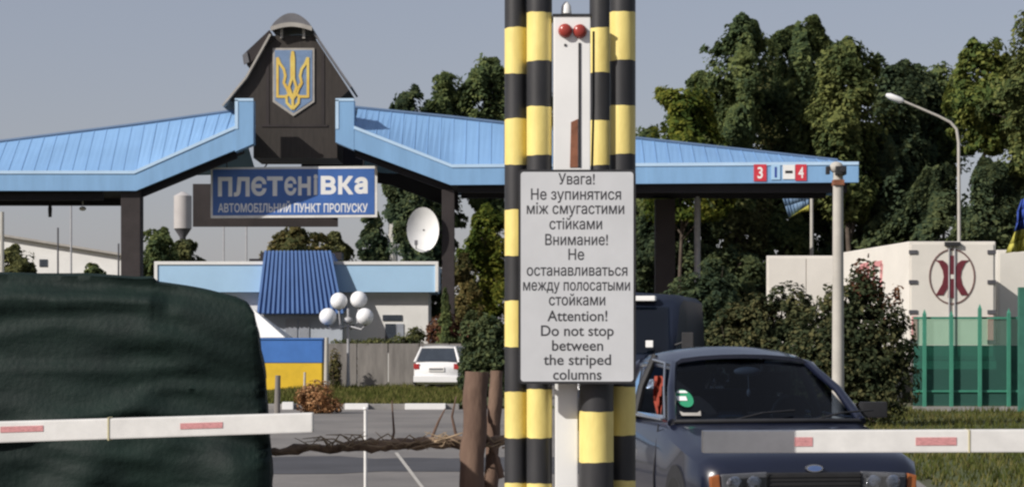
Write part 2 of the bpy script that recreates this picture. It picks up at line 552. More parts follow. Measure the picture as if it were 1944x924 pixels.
def blades(name, areas, n, hmin, hmax, w, label):
    rng = np.random.default_rng(3)
    V, Fc = [], []
    for (x0, x1, y0, y1, zz), share in areas:
        k = int(n * share)
        x = rng.uniform(x0, x1, k)
        y = y0 + (y1 - y0) * rng.uniform(0, 1, k)
        a = rng.uniform(0, math.pi, k)
        h = rng.uniform(hmin, hmax, k) * (0.6 + 0.6 * np.abs(np.sin(x * 1.3) * np.cos(y * .8)))
        lx, ly = rng.normal(0, .35, k) * h, rng.normal(0, .35, k) * h
        p = np.stack([np.stack([x - np.cos(a) * w, y - np.sin(a) * w, np.full(k, zz)], 1),
                      np.stack([x + np.cos(a) * w, y + np.sin(a) * w, np.full(k, zz)], 1),
                      np.stack([x + lx, y + ly, zz + h], 1)], 1).reshape(-1, 3)
        V.append(p)
    V = np.concatenate(V)
    me = bpy.data.meshes.new(name)
    me.from_pydata(V.tolist(), [], np.arange(len(V)).reshape(-1, 3).tolist())
    me.materials.append(L_grass)
    o = bpy.data.objects.new(name, me)
    COL.objects.link(o)
    return tag(o, label, 'grass', kind='stuff')


blades('grass', [((4.4, 12.5, 20, 32, .01), .5), ((5.6, 14, 32, 50, .01), .5)], 26000, .05, .16, .012, 'short dry green grass beside the road at right')
blades('grass', [((-7.2, -1.25, 50.2, 71, .11), 1.0)], 14000, .06, .22, .02, 'low green grass behind the white painted kerb')


# ------------------------------------------------------------------ striped columns, detector cabinet, notice board
def column(px, Y, r, ystart, period, hy, top, label):
    mb = MB()
    X = PX(px, Y)
    per, hh = S(period, Y), S(hy, Y)
    z0 = PZ(ystart, Y)                     # upper edge of a yellow band
    cuts = [(0.0, None)]
    k = math.ceil((z0) / per) + 1
    edges = []
    while True:
        zt = z0 - k * per
        if zt > top:
            break
        if zt > 0:
            edges.append((max(zt - hh, 0.0), min(zt, top)))
        k -= 1
    z, segs = 0.0, []
    for a, b in edges:
        if a > z + 1e-4:
            segs.append((z, a, 1))
        segs.append((a, b, 0))
        z = b
    if z < top:
        segs.append((z, top, 1))
    n = 36
    edge = lambda zz, a: zz + (.0018 * math.sin(a * 2 + zz * 40) + .001 * math.sin(a * 7 + zz * 91) if .01 < zz < top - .01 else 0)
    for a, b, mi in segs:
        mb.tube([(X, Y, a), (X, Y, b)], r, n, mi, cap=False)
        for k in range(len(mb.v) - 2 * n, len(mb.v)):
            x_, y_, z_ = mb.v[k]
            mb.v[k] = (x_, y_, edge(z_, math.atan2(y_ - Y, x_ - X)))
    mb.add([(X + r * math.cos(t * 2 * math.pi / n), Y + r * math.sin(t * 2 * math.pi / n), top) for t in range(n)], [tuple(range(n))], 1)
    o = mb.build('striped_column', [M['yellow'], M['black']], None, smooth=True)
    return tag(o, label, 'striped post', 'black and yellow striped columns around the white cabinet')


column(980, 10.86, .0600, 227, 172, 87, 3.9, 'black and yellow striped column at the outer left edge of the cluster')
column(1024, 10.79, .0650, 204, 178, 92, 3.9, 'striped column touching the left side of the white cabinet with two red lamps')
column(1141, 11.60, .0635, 230, 175, 85, 3.9, 'striped column set back between the white cabinet and the outer right column')
column(1182, 10.87, .0670, 202, 177, 92, 3.9, 'black and yellow striped column at the outer right edge of the cluster')
column(1132, 10.73, .0880, 780, 190, 96, 1.36, 'thicker striped bollard below the notice, beside the narrow white post')

YB = 10.72
t = thing('detector_cabinet', 'tall white narrow cabinet with two red lamps between striped columns', 'detector cabinet', (PX(1086, YB), YB + .1, 0))
mb = MB()
mb.box((PX(1051, YB), YB, PZ(715, YB)), (PX(1121, YB), YB + .22, PZ(31, YB)))
mb.build('housing', M['white'], t, bevel=0.006)
mb = MB()
mb.box((PX(1049, YB), YB - .006, PZ(31, YB)), (PX(1124, YB), YB + .226, PZ(27, YB)))
mb.build('lid', M['black'], t)
mb = MB()
mb.box((PX(1054, YB), YB + .02, 0), (PX(1097, YB), YB + .16, PZ(715, YB)))
mb.build('post', M['white'], t, bevel=0.006)
mb = MB()
mb.tube([P(1075, 27, YB + .1), P(1075, 12, YB + .1), P(1075, 4, YB + .1)], [.028, .024, .008], 14)
mb.build('cap', M['white'], t, smooth=True)
for px, py in ((1073, 59), (1101, 60)):
    mb = MB()
    c = P(px, py, YB)
    mb.tube([(c.x, YB - .022, c.z), (c.x, YB + .001, c.z)], [.031, .037], 18)
    mb.ellipsoid((c.x, YB - .02, c.z), (.032, .016, .034), 16, 8)
    mb.build('lamp', M['redlamp'], t, smooth=True)
mb = MB()
mb.box((PX(1098, YB), YB - .004, PZ(318, YB)), (PX(1102.5, YB), YB + .01, PZ(82, YB)))
mb.build('slot', M['plastic'], t)
mb = MB()
mb.prism([(PX(1082, YB), PZ(318, YB)), (PX(1097, YB), PZ(318, YB)), (PX(1097, YB), PZ(226, YB)), (PX(1084, YB), PZ(232, YB))], YB - .003, YB + .01)
mb.build('rust_stain', M['rust'], t)
mb = MB()
mb.box((PX(1071, YB), YB - .005, PZ(88, YB)), (PX(1075, YB), YB + .01, PZ(84, YB)))
mb.build('keyhole', M['plastic'], t)
mb = MB()
mb.tube([P(1127, 60, YB + .12), P(1127, 200, YB + .12), P(1124, 320, YB + .13), P(1125, 400, YB + .13)], .006, 8)
mb.build('cable', M['plastic'], t, smooth=True)

YS = 10.58
t = thing('notice_board', 'grey notice in three languages with dark rim on the striped columns', 'notice board', (PX(1095, YS), YS, PZ(728, YS)))


def rounded(x0, x1, z0, z1, r, n=5):
    out = []
    for cx, cz, a0 in ((x1 - r, z0 + r, -90), (x1 - r, z1 - r, 0), (x0 + r, z1 - r, 90), (x0 + r, z0 + r, 180)):
        for k in range(n + 1):
            a = R(a0 + 90 * k / n)
            out.append((cx + r * math.cos(a), cz + r * math.sin(a)))
    return out


mb = MB()
mb.prism(rounded(PX(984, YS), PX(1207, YS), PZ(728, YS), PZ(322, YS), .022), YS, YS + .018)
mb.build('rim', M['black'], t)
mb = MB()
mb.prism(rounded(PX(988.5, YS), PX(1202.5, YS), PZ(723.5, YS), PZ(326.5, YS), .016), YS - .004, YS + .004)
mb.build('panel', M['signgrey'], t)
mb = MB()
lines = [('Увага!', 1060, 1129, 341), ('Не зупинятися', 1008, 1179, 370), ('між смугастими', 1000, 1185, 397), ('стійками', 1043, 1143, 426),
         ('Внимание!', 1035, 1154, 456), ('Не', 1079, 1109, 484), ('останавливаться', 1000, 1191, 514), ('между полосатыми', 993, 1196, 542),
         ('стойками', 1042, 1149, 570), ('Attention!', 1039, 1153, 600), ('Do not stop', 1027, 1165, 628), ('between', 1048, 1145, 656),
         ('the striped', 1032, 1160, 683), ('columns', 1050, 1142, 711)]
for s_, a, b, c in lines:
    put_text(mb, s_, PX(a, YS), PX(b, YS), PZ(c + 9, YS), S(19.5, YS), YS - .0045, 0.013, depth=.0035)
mb.build('lettering', M['ink'], t)
for py in (345, 700):
    for px in (1000, 1190):
        c = P(px, py, YS)
        mb = MB()
        mb.tube([(c.x, YS + .017, c.z), (c.x, 10.80, c.z)], .012, 8)
        mb.build('bracket', M['steel'], t)

# ------------------------------------------------------------------ barrier arms
YA = 11.25


def barrier(name_label, p0, p1, h0, h1, tip_grey, strips, joint, side):
    a, b = P(*p0, YA), P(*p1, YA)
    t = thing('barrier_arm', name_label, 'barrier', (a.x if side < 0 else b.x, YA, 0), 'white barrier arms across the road')
    mb = MB()
    d = .05
    q = lambda p, h: [(p.x, YA - d, p.z - h / 2), (p.x, YA + d, p.z - h / 2), (p.x, YA + d, p.z + h / 2), (p.x, YA - d, p.z + h / 2)]
    mb.hexa(q(a, S(h0, YA)), q(b, S(h1, YA)))
    mb.build('beam', M['whiteworn'], t, bevel=0.008)
    for (s0, s1, dy, hh) in strips:
        mb = MB()
        za = lambda px: a.z + (b.z - a.z) * (PX(px, YA) - a.x) / (b.x - a.x) - S(dy, YA)
        h = S(hh, YA) / 2
        mb.hexa([(PX(s0, YA), YA - d - .003, za(s0) - h), (PX(s1, YA), YA - d - .003, za(s1) - h), (PX(s1, YA), YA - d - .003, za(s1) + h), (PX(s0, YA), YA - d - .003, za(s0) + h)],
                [(PX(s0, YA), YA - d + .004, za(s0) - h), (PX(s1, YA), YA - d + .004, za(s1) - h), (PX(s1, YA), YA - d + .004, za(s1) + h), (PX(s0, YA), YA - d + .004, za(s0) + h)])
        mb.build('reflector', M['redtape'], t)
    if joint:
        mb = MB()
        x = PX(joint, YA)
        z = a.z + (b.z - a.z) * (x - a.x) / (b.x - a.x)
        mb.box((x - .004, YA - d - .004, z - .061), (x + .004, YA + d + .004, z + .061))
        mb.build('joint', M['joint'], t)
    # drive housing, beyond the frame
    e = a if side < 0 else b
    mb = MB()
    mb.box((e.x - .2, YA - .18, 0), (e.x + .2, YA + .18, e.z + .1))
    mb.build('housing', M['whiteworn'], t, bevel=.02)
    return t


barrier('white barrier arm with faint red reflectors in front of the green netting', (-420, 832), (595, 801), 42, 37, 0,
        [(5, 86, -5, 11), (345, 425, -1, 11)], 209, -1)
barrier('white barrier arm with red reflectors in front of the navy car', (1333, 837.5), (2420, 834), 42, 43, 0,
        [(1506, 1540, 0, 17), (1735, 1812, 0, 15)], 1836, 1)

# ------------------------------------------------------------------ net covered post at left
def netting():
    Y0, Y1 = 12.6, 15.0
    prof = [(-420, 500), (-60, 514), (60, 521), (160, 519), (255, 524), (290, 523), (300, 533), (345, 541), (400, 551), (450, 562), (470, 571), (482, 590), (491, 630), (499, 690), (506, 760), (513, 850), (520, 1010), (522, 1121)]
    nx, ny = 260, 130
    # arc-length resample of the outline
    pts = [Vector((PX(a, Y0), 0, max(0.0, PZ(b, Y0)))) for a, b in prof]
    cum = [0]
    for i in range(1, len(pts)):
        cum.append(cum[-1] + (pts[i] - pts[i - 1]).length)
    V, Fc = [], []

    def at(s):
        s *= cum[-1]
        for i in range(1, len(pts)):
            if s <= cum[i] + 1e-9:
                u = (s - cum[i - 1]) / max(1e-9, cum[i] - cum[i - 1])
                return pts[i - 1].lerp(pts[i], u)
        return pts[-1]
    for i in range(nx + 1):
        p = at(i / nx)
        for j in range(ny + 1):
            v = j / ny
            # front face rises from the ground, rolls over the top, back face falls
            H = p.z
            if v < .45:
                z, y = H * (v / .45), Y0
            elif v < .6:
                z, y = H, Y0 + (Y1 - Y0) * (v - .45) / .15
            else:
                z, y = H * (1 - (v - .6) / .4), Y1
            y += .10 * math.sin(v / .45 * math.pi) * 0.0 - .16 * (1 - z / max(H, .01)) * (1 if v < .5 else -1)
            q = Vector((p.x * (1 + (y - Y0) / Y0 * 1.02 * max(0, min(1, (p.x + 3.2) / 1.2))), y, z))
            # sagging folds: mostly level creases, gathered towards the right end
            nn_ = lambda ax, az, sd: mnoise.noise(Vector((q.x * ax + q.y, sd, q.z * az)))
            warp = .22 * nn_(.7, .9, 2.0)
            w = nn_(.5, 2.2, 3.1) * .07 + mnoise.noise(Vector((q.x * .8, 8.0, (q.z + warp) * 6.5))) * .055 * (.4 + .6 * max(0, min(1, (q.x + 3.3) / 1.4)))
            w += mnoise.noise(Vector((q.x * 1.7, 1.0, (q.z + warp) * 13))) * .020 + nn_(5, 5, 4.0) * .006
            rg_ = 1 - abs(mnoise.noise(Vector((q.x * .9 + 3, 6.0, (q.z + warp * .8) * 7.0)))) * 5
            w += max(0, rg_) * .030 * (.25 + .75 * max(0, min(1, (q.x + 3.0) / 1.0)))
            zc_ = q.z - 1.03 - .05 * math.sin(q.x * 2.1) + .10 * abs(q.x + 2.2)
            fold = .035 * math.exp(-(zc_ / .05) ** 2) - .03 * math.exp(-((zc_ + .09) / .05) ** 2)
            zc_ = q.z - 1.66 + .03 * math.sin(q.x * 3)
            fold += .05 * math.exp(-((zc_ - .05) / .06) ** 2) * max(0, min(1, (-2.05 - q.x) / .1))
            low = .035 * math.sin(q.x * 8 + q.z * 3.0 + mnoise.noise(q * 1.2) * 4) * max(0, min(1, (1.0 - q.z) / .3))
            dz = mnoise.noise(Vector((q.x * 2.2, q.y * 2, 5))) * .018 * (1 if .4 < v < .65 else 0)
            q.y -= (w + fold + low) * (1 if v < .5 else -1)
            q.z = max(0, q.z + dz)
            q.x += mnoise.noise(Vector((q.z * 5, q.y * 2, 9))) * .012
            V.append(q)
    for i in range(nx):
        for j in range(ny):
            a = i * (ny + 1) + j
            Fc.append((a, a + ny + 1, a + ny + 2, a + 1))
    mb = MB()
    mb.add(V, Fc)
    return mb.build('netting', M['net'], None, smooth=True, auto=80)


o = tag(netting(), 'dark green netting draped over a bulky shelter behind the left barrier', 'netting')

# ------------------------------------------------------------------ log fence
YL = 13.6
t = thing('log_fence', 'rough fence of two upright bark logs and a knobbly log rail', 'log fence', (PX(905, YL), YL, 0))


def log(pts, rad, seed, n=12, sub=10, amp=.012):
    mb = MB()
    pts = [Vector(p) for p in pts]
    P2, R2 = [], []
    for i in range(len(pts) - 1):
        for k in range(sub):
            u = k / sub
            P2.append(pts[i].lerp(pts[i + 1], u))
            R2.append(rad[i] * (1 - u) + rad[i + 1] * u)
    P2.append(pts[-1])
    R2.append(rad[-1])
    R2 = [r + amp * mnoise.noise(Vector((i * .45, seed, 0))) for i, r in enumerate(R2)]
    P2 = [p + Vector((mnoise.noise(Vector((i * .3, seed, 4))), 0, mnoise.noise(Vector((i * .3, seed, 7))))) * amp * .8 for i, p in enumerate(P2)]
    mb.tube(P2, R2, n)
    for k, v in enumerate(mb.v):
        q = Vector(v)
        d = mnoise.noise(q * 9) * amp * .9
        mb.v[k] = (q.x + d, q.y + d, q.z + d * .6)
    return mb


log([(PX(892, YL), YL, 0), P(896, 900, YL), P(905, 706, YL)], [.085, .080, .078], 1).build('post', M['bark'], t, smooth=True, auto=70)
log([(PX(930, YL + .3), YL + .3, 0), P(933, 900, YL + .3), P(942, 704, YL + .3)], [.05, .048, .042], 2).build('post', M['bark'], t, smooth=True, auto=70)
log([P(440, 862, YL + .16), P(560, 853, YL + .16), P(690, 846, YL + .16), P(800, 840, YL + .16), P(900, 840, YL + .16), P(985, 832, YL + .16)], [.026, .028, .036, .040, .036, .03], 5, amp=.024).build('rail', M['railbark'], t, smooth=True, auto=70)
log([P(955, 905, YL + .1), P(935, 850, YL + .12), P(900, 790, YL + .15), P(880, 740, YL + .18)], [.02, .02, .016, .012], 8, n=8).build('brace', M['bark'], t, smooth=True)
for k, (a, b, c) in enumerate((((815, 842), (832, 800), (845, 775)), ((742, 845), (748, 820), (744, 760)), ((868, 836), (858, 790), (866, 752)))):
    mb = MB()
    mb.tube([P(*a, YL + .2), P(*b, YL + .22), P(*c, YL + .25)], [.011, .008, .004], 6)
    mb.build('twig', M['bark'], t, smooth=True)

tw_rng = random.Random(9)
for k in range(46):
    px = tw_rng.uniform(600, 960)
    d_ = tw_rng.choice((-1, 1))
    mb = MB()
    mb.tube([P(px, 842 + tw_rng.uniform(-6, 8), YL + .12), P(px + d_ * tw_rng.uniform(10, 30), 838 + tw_rng.uniform(-16, 10), YL + .08), P(px + d_ * tw_rng.uniform(30, 70), 838 + tw_rng.uniform(-20, 18), YL + .1)], [.006, .005, .002], 5)
    mb.build('twig', M['straw'], t, smooth=True)
Yw = 19.5
mb = MB()
mb.tube([(PX(694, Yw), Yw, 0), (PX(694, Yw), Yw, PZ(776, Yw))], .016, 12)
mb.tube([(PX(694, Yw), Yw, PZ(776, Yw)), (PX(694, Yw), Yw, PZ(772, Yw))], [.026, .02], 12)
tag(mb.build('marker_post', M['whiteworn'], None, smooth=True), 'thin upright white post behind the log rail', 'post')


# ------------------------------------------------------------------ cars
def ring(y, w, zb, zm, zs, zt, crown=.02, inset=.80):
    half = [(0, zb), (w * .86, zb), (w * .985, zb + .10), (w, zm), (w * .985, zs), (w * (inset + .09), zt - .012), (w * inset, zt), (w * .45, zt + crown * .75), (0, zt + crown)]
    return [(x, y, z) for x, z in half] + [(-x, y, z) for x, z in reversed(half[1:-1])]


def wheel(root, x, y, r, side):
    mb = MB()
    w = .18
    ang = 24
    prof = [(r * .62, 0), (r * .92, -.005), (r, .03), (r, w - .03), (r * .92, w), (r * .6, w)]
    rings = []
    for k in range(ang):
        a = 2 * math.pi * k / ang
        rings.append([(x - side * d, y + q * math.cos(a), r + q * math.sin(a)) for q, d in prof])
    rings.append(rings[0])
    mb.loft(rings, cap=False)
    ty = mb.build('wheel', M['rubber'], root, smooth=True)
    mb = MB()
    mb.tube([(x - side * .03, y, r), (x - side * .012, y, r), (x - side * .02, y, r)], [r * .63, r * .60, r * .25], 20)
    mb.build('rim', M['steel'], ty, smooth=True)
    mb = MB()
    mb.tube([(x - side * .17, y, r), (x - side * .012, y, r)], [r * 1.13, r * 1.13], 20)
    return ty


def near_car():
    root = thing('sedan_car', 'dark navy car with a green windscreen sticker behind the right barrier', 'car', world_coords=False)
    st = [(0.02, .70, .36, .48, .56, .62), (.06, .765, .25, .48, .62, .685), (.18, .80, .22, .50, .68, .735), (.55, .815, .2, .52, .74, .80), (1.02, .82, .2, .52, .82, .895),
          (1.25, .825, .2, .52, .84, .925), (2.3, .83, .2, .52, .85, .935), (3.3, .82, .2, .52, .85, .935), (3.8, .80, .24, .52, .84, .92), (4.05, .755, .34, .52, .76, .86)]
    mb = MB()
    mb.loft([ring(*s) for s in st])
    body = mb.build('body', M['navy'], root, smooth=True, auto=50)
    # roof
    mb = MB()
    rows = []
    for i in range(9):
        u = i / 8
        y = 1.90 + u * 1.15
        z = 1.345 + .035 * math.sin(math.pi * (.10 + .75 * u))
        w = .575 + .02 * math.sin(math.pi * u)
        rows.append([(x * w, y - .06 * (1 - abs(x)) * (1 - u), z + .085 * (1 - abs(x) ** 2.4) * (.55 + .45 * min(1, u * 4)) - .04 * max(0, abs(x) - .86) / .14) for x in (-1, -.95, -.85, -.6, -.3, 0, .3, .6, .85, .95, 1)])
    n = 11
    vs = [p for r in rows for p in r] + [(p[0], p[1], p[2] - .03) for r in rows for p in r]
    fs = []
    for i in range(8):
        for k in range(n - 1):
            fs.append((i * n + k, i * n + k + 1, (i + 1) * n + k + 1, (i + 1) * n + k))
            o2 = 9 * n
            fs.append((o2 + i * n + k, o2 + (i + 1) * n + k, o2 + (i + 1) * n + k + 1, o2 + i * n + k + 1))
    for i in range(8):
        for k in (0, n - 1):
            fs.append((i * n + k, (i + 1) * n + k, 9 * n + (i + 1) * n + k, 9 * n + i * n + k))
    for k in range(n - 1):
        for i in (0, 8):
            fs.append((i * n + k, i * n + k + 1, 9 * n + i * n + k + 1, 9 * n + i * n + k))
    mb.add(vs, fs)
    mb.build('roof', M['navy'], root, smooth=True, auto=60)
    A0, A1 = (.735, 1.16, .915), (.545, 1.90, 1.325)
    C0, C1 = (.73, 3.72, .92), (.53, 3.02, 1.33)
    for s in (-1, 1):
        f = lambda p: (p[0] * s, p[1], p[2])
        mb = MB()
        mb.tube([f(A0), f(((A0[0] + A1[0]) / 2 + .018, (A0[1] + A1[1]) / 2 - .02, (A0[2] + A1[2]) / 2 + .025)), f(A1), f((.575, 2.4, 1.355)), f(C1)], [.036, .032, .03, .03, .03], 10)
        mb.build('pillar', M['navy'], root, smooth=True)
        mb = MB()
        mb.tube([f(C1), f((.65, 3.4, 1.15)), f(C0)], [.05, .08, .11], 10)
        mb.build('pillar', M['navy'], root, smooth=True)
        mb = MB()
        mb.tube([f((.575, 2.42, 1.39)), f((.70, 2.36, 1.15)), f((.765, 2.32, .92))], [.03, .034, .036], 8)
        mb.build('pillar', M['plastic'], root, smooth=True)
        # chrome waist strip and window frame highlight
        mb = MB()
        mb.tube([f((.778, 1.32, .935)), f((.787, 2.3, .945)), f((.765, 3.4, .945))], .010, 8)
        mb.build('waist_strip', M['chrome'], root, smooth=True)
        mb = MB()
        mb.tube([f((.758, 1.30, .94)), f((.68, 1.66, 1.15)), f((.60, 1.97, 1.335)), f((.61, 2.35, 1.36))], .010, 8)
        mb.build('window_trim', M['chrome'], root, smooth=True)
        # side panes
        mb = MB()
        if s < 0:                      # wound down: only the top of the pane stands above the sill
            mb.add([f((.762, 1.36, .93)), f((.772, 2.29, .93)), f((.765, 2.29, .965)), f((.75, 1.39, .965))], [(0, 1, 2, 3)])
        else:
          mb.add([f((.755, 1.36, .935)), f((.765, 2.29, .935)), f((.60, 2.38, 1.335)), f((.575, 2.0, 1.32))], [(0, 1, 2, 3)])
        mb.build('side_window', M['sideglass'], root)
        mb = MB()
        mb.add([f((.765, 2.36, .935)), f((.735, 3.45, .935)), f((.56, 2.98, 1.33)), f((.60, 2.45, 1.335))], [(0, 1, 2, 3)])
        mb.build('side_window', M['glass'], root)
        # door seams
        mb = MB()
        mb.tube([f((.800, 1.34, .90)), f((.832, 1.36, .55)), f((.82, 1.40, .28))], .006, 6)
        mb.build('door_gap', M['plastic'], root)
        if s > 0:
            mb = MB()
            mb.box((.80, 1.34, .94), (1.0, 1.43, 1.055))
            mb.tube([(.75, 1.42, .95), (.84, 1.39, .98)], .03, 8)
            mb.build('mirror', M['plastic'], root, smooth=True, bevel=.03)
        # headlamp
        mb = MB()
        lx0, lx1 = (.345, .655)
        pl = [(lx0, .475), (lx1, .485), (lx1 + .01, .615), (lx0 - .01, .63)]
        if s < 0:
            pl = [(-x, z) for x, z in reversed(pl)]
        mb.prism(pl, .005, .10)
        h = mb.build('headlight', M['hood'], root, bevel=.012)
        mb = MB()
        for cx in (.43, .57):
            mb.ellipsoid((s * cx, .006, .555), (.055, .02, .052), 14, 8)
        mb.build('reflector', M['lampsilver'], h, smooth=True)
        mb = MB()
        pl2 = [(x, z) for x, z in pl]
        mb.prism(pl2, -.020, -.016)
        mb.build('lens', M['lens'], h)
        mb = MB()
        pa = [(.668, .485), (.735, .50), (.742, .60), (.678, .615)]
        if s < 0:
            pa = [(-x, z) for x, z in reversed(pa)]
        mb.prism(pa, .0, .12)
        mb.build('indicator', M['amber'], root, bevel=.01)
        for y in (.72, 3.25):
            wheel(root, s * .825, y, .29, s)
            mb = MB()
            mb.tube([(s * .60, y, .30), (s * .822, y, .30)], [.345, .345], 24)
            mb.build('wheel_arch', M['plastic'], root, smooth=True)
    # windscreen, rear window
    mb = MB()
    k = 8
    vs = []
    for i in range(k + 1):
        u = -1 + 2 * i / k
        vs.append((u * .715, 1.10 + .10 * u * u, .915))
        vs.append((u * .535, 1.85 + .06 * u * u, 1.355 - .03 * u * u))
    mb.add(vs, [(2 * i, 2 * i + 2, 2 * i + 3, 2 * i + 1) for i in range(k)])
    ws = mb.build('windscreen', M['glass'], root, smooth=True)
    mb = MB()
    mb.add([(-.69, 3.75, .93), (.69, 3.75, .93), (.51, 3.06, 1.39), (-.51, 3.06, 1.39)], [(0, 1, 2, 3)])
    mb.build('rear_window', M['glass'], root)
    mb = MB()
    mb.tube([(-.72, 1.16, .925), (-.4, 1.06, .93), (0, 1.03, .932), (.4, 1.06, .93), (.72, 1.16, .925)], .016, 8)
    mb.build('wiper_cowl', M['plastic'], root, smooth=True)
    for x in (-.30, .32):
        mb = MB()
        mb.tube([(x, 1.05, .935), (x + .25, 1.12, .985), (x + .52, 1.20, 1.0)], .008, 6)
        mb.build('wiper', M['plastic'], root)
    # sticker on the lower corner of the windscreen: green disc with a pale field over a red mark
    def onglass(x, z):
        u = (z - .915) / .44
        return Vector((x, 1.10 + .10 * (x / .7) ** 2 + u * .75 - .02, z))
    mb = MB()
    c = onglass(-.565, 1.085)
    d = Vector((0, .77, .48)).normalized()
    disc = lambda rx, rz, cx, cz, off: [onglass(cx + rx * math.cos(a), cz + rz * math.sin(a)) + Vector((0, -off, off)) for a in [2 * math.pi * q / 20 for q in range(20)]]
    mb.add(disc(.064, .062, -.575, 1.085, 0), [tuple(range(20))], 0)
    mb.add([onglass(-.635, 1.065) + Vector((0, -.004, .004)), onglass(-.56, 1.065) + Vector((0, -.004, .004)), onglass(-.56, 1.095) + Vector((0, -.004, .004)), onglass(-.635, 1.095) + Vector((0, -.004, .004))], [(0, 1, 2, 3)], 1)
    mb.add([onglass(-.62, 1.118) + Vector((0, -.004, .004)), onglass(-.535, 1.118) + Vector((0, -.004, .004)), onglass(-.55, 1.135) + Vector((0, -.004, .004)), onglass(-.605, 1.135) + Vector((0, -.004, .004))], [(0, 1, 2, 3)], 1)
    mb.build('sticker', [M['sticker'], M['white']], ws)
    mb = MB()
    mb.add([onglass(-.64, .965), onglass(-.50, .965), onglass(-.49, 1.0), onglass(-.52, .985), onglass(-.62, .985), onglass(-.65, 1.0)], [(0, 1, 2, 3, 4, 5)], 0)
    mb.build('sticker', M['paleboard'], ws)
    # inside
    mb = MB()
    mb.box((-.70, 1.25, .80), (.70, 1.62, .925))
    mb.build('dashboard', M['inside'], root, bevel=.03)
    for x in (-.36, .36):
        mb = MB()
        mb.box((x - .24, 2.15, .45), (x + .24, 2.32, 1.08))
        mb.box((x - .13, 2.18, 1.11), (x + .13, 2.28, 1.27))
        mb.tube([(x, 2.23, 1.05), (x, 2.23, 1.14)], .02, 6)
        mb.build('seat', M['inside'], root, bevel=.03)
    mb = MB()
    mb.box((-.62, 3.15, .45), (.62, 3.32, 1.12))
    mb.build('rear_seat', M['inside'], root, bevel=.04)
    mb = MB()
    mb.ellipsoid((0.02, 1.80, 1.275), (.11, .03, .035), 12, 8)
    mb.build('inside_mirror', M['steel'], root, smooth=True)
    mb = MB()
    mb.tube([(.02, 1.78, 1.25), (.025, 1.78, 1.14)], .003, 5)
    mb.ellipsoid((.025, 1.78, 1.115), (.016, .012, .03), 8, 6)
    mb.build('pendant', M['steel'], root, smooth=True)
    pts = [(.36 + .17 * math.cos(a), 1.70 + .06 * math.sin(a), .93 + .16 * math.sin(a)) for a in [2 * math.pi * q / 20 for q in range(21)]]
    mb = MB()
    mb.tube(pts, .014, 8)
    mb.build('steering_wheel', M['plastic'], root, smooth=True)
    # front
    mb = MB()
    mb.box((-.335, -.006, .49), (.335, .05, .625))
    g = mb.build('grille', M['plastic'], root, bevel=.01)
    for z in (.515, .545, .575, .60):
        mb = MB()
        mb.box((-.33, -.012, z - .006), (.33, .0, z + .006))
        mb.build('grille_bar', M['rubber'], g)
    mb = MB()
    mb.tube([(0, -.008, .655), (0, .09, .655)], [.06, .06], 20)
    for i, v in enumerate(mb.v):
        mb.v[i] = (v[0], v[1], .652 + (v[2] - .655) * .42)
    bd = mb.build('badge', M['chrome'], root, smooth=True)
    mb = MB()
    mb.tube([(0, -.012, .652), (0, 0, .652)], [.051, .051], 20)
    for i, v in enumerate(mb.v):
        mb.v[i] = (v[0], v[1], .652 + (v[2] - .652) * .36)
    mb.build('badge_field', M['badge'], bd, smooth=True)
    mb = MB()
    mb.box((-.80, -.075, .30), (.80, .12, .455))
    mb.build('bumper', M['plastic'], root, bevel=.03)
    for s in (-1, 1):
        mb = MB()
        mb.box((s * .70 - .08, 4.03, .62), (s * .70 + .08, 4.09, .80))
        mb.build('tail_lamp', M['rear'], root, bevel=.01)
    return root


car = near_car()
car.location = (2.01, 14.0, 0)
car.rotation_euler = (0, 0, R(8.5))
car.scale = (.955, 1, 1)
g = thing('red_garment', 'orange red cloth hanging inside the side window of the navy car', 'cloth', (0, 0, 0), world_coords=False)
mb = MB()
rng = random.Random(5)
rows = []
for i in range(10):
    u = i / 9
    w = .026 + .016 * math.sin(u * 5)
    rows.append([(-.66 + dx * w, 1.93 + .02 * math.sin(4 * dx + i), 1.24 - .34 * u) for dx in (-1, -.5, 0, .5, 1)])
vs = [p for r in rows for p in r]
fs = [(i * 5 + k, i * 5 + k + 1, (i + 1) * 5 + k + 1, (i + 1) * 5 + k) for i in range(9) for k in range(4)]
mb.add(vs, fs)
mb.add([(x, y + .02, z) for x, y, z in vs], [tuple(reversed(f)) for f in fs])
mb.build('drape', M['redcloth'], g, smooth=True)
g.location, g.rotation_euler, g.scale = car.location, car.rotation_euler, car.scale


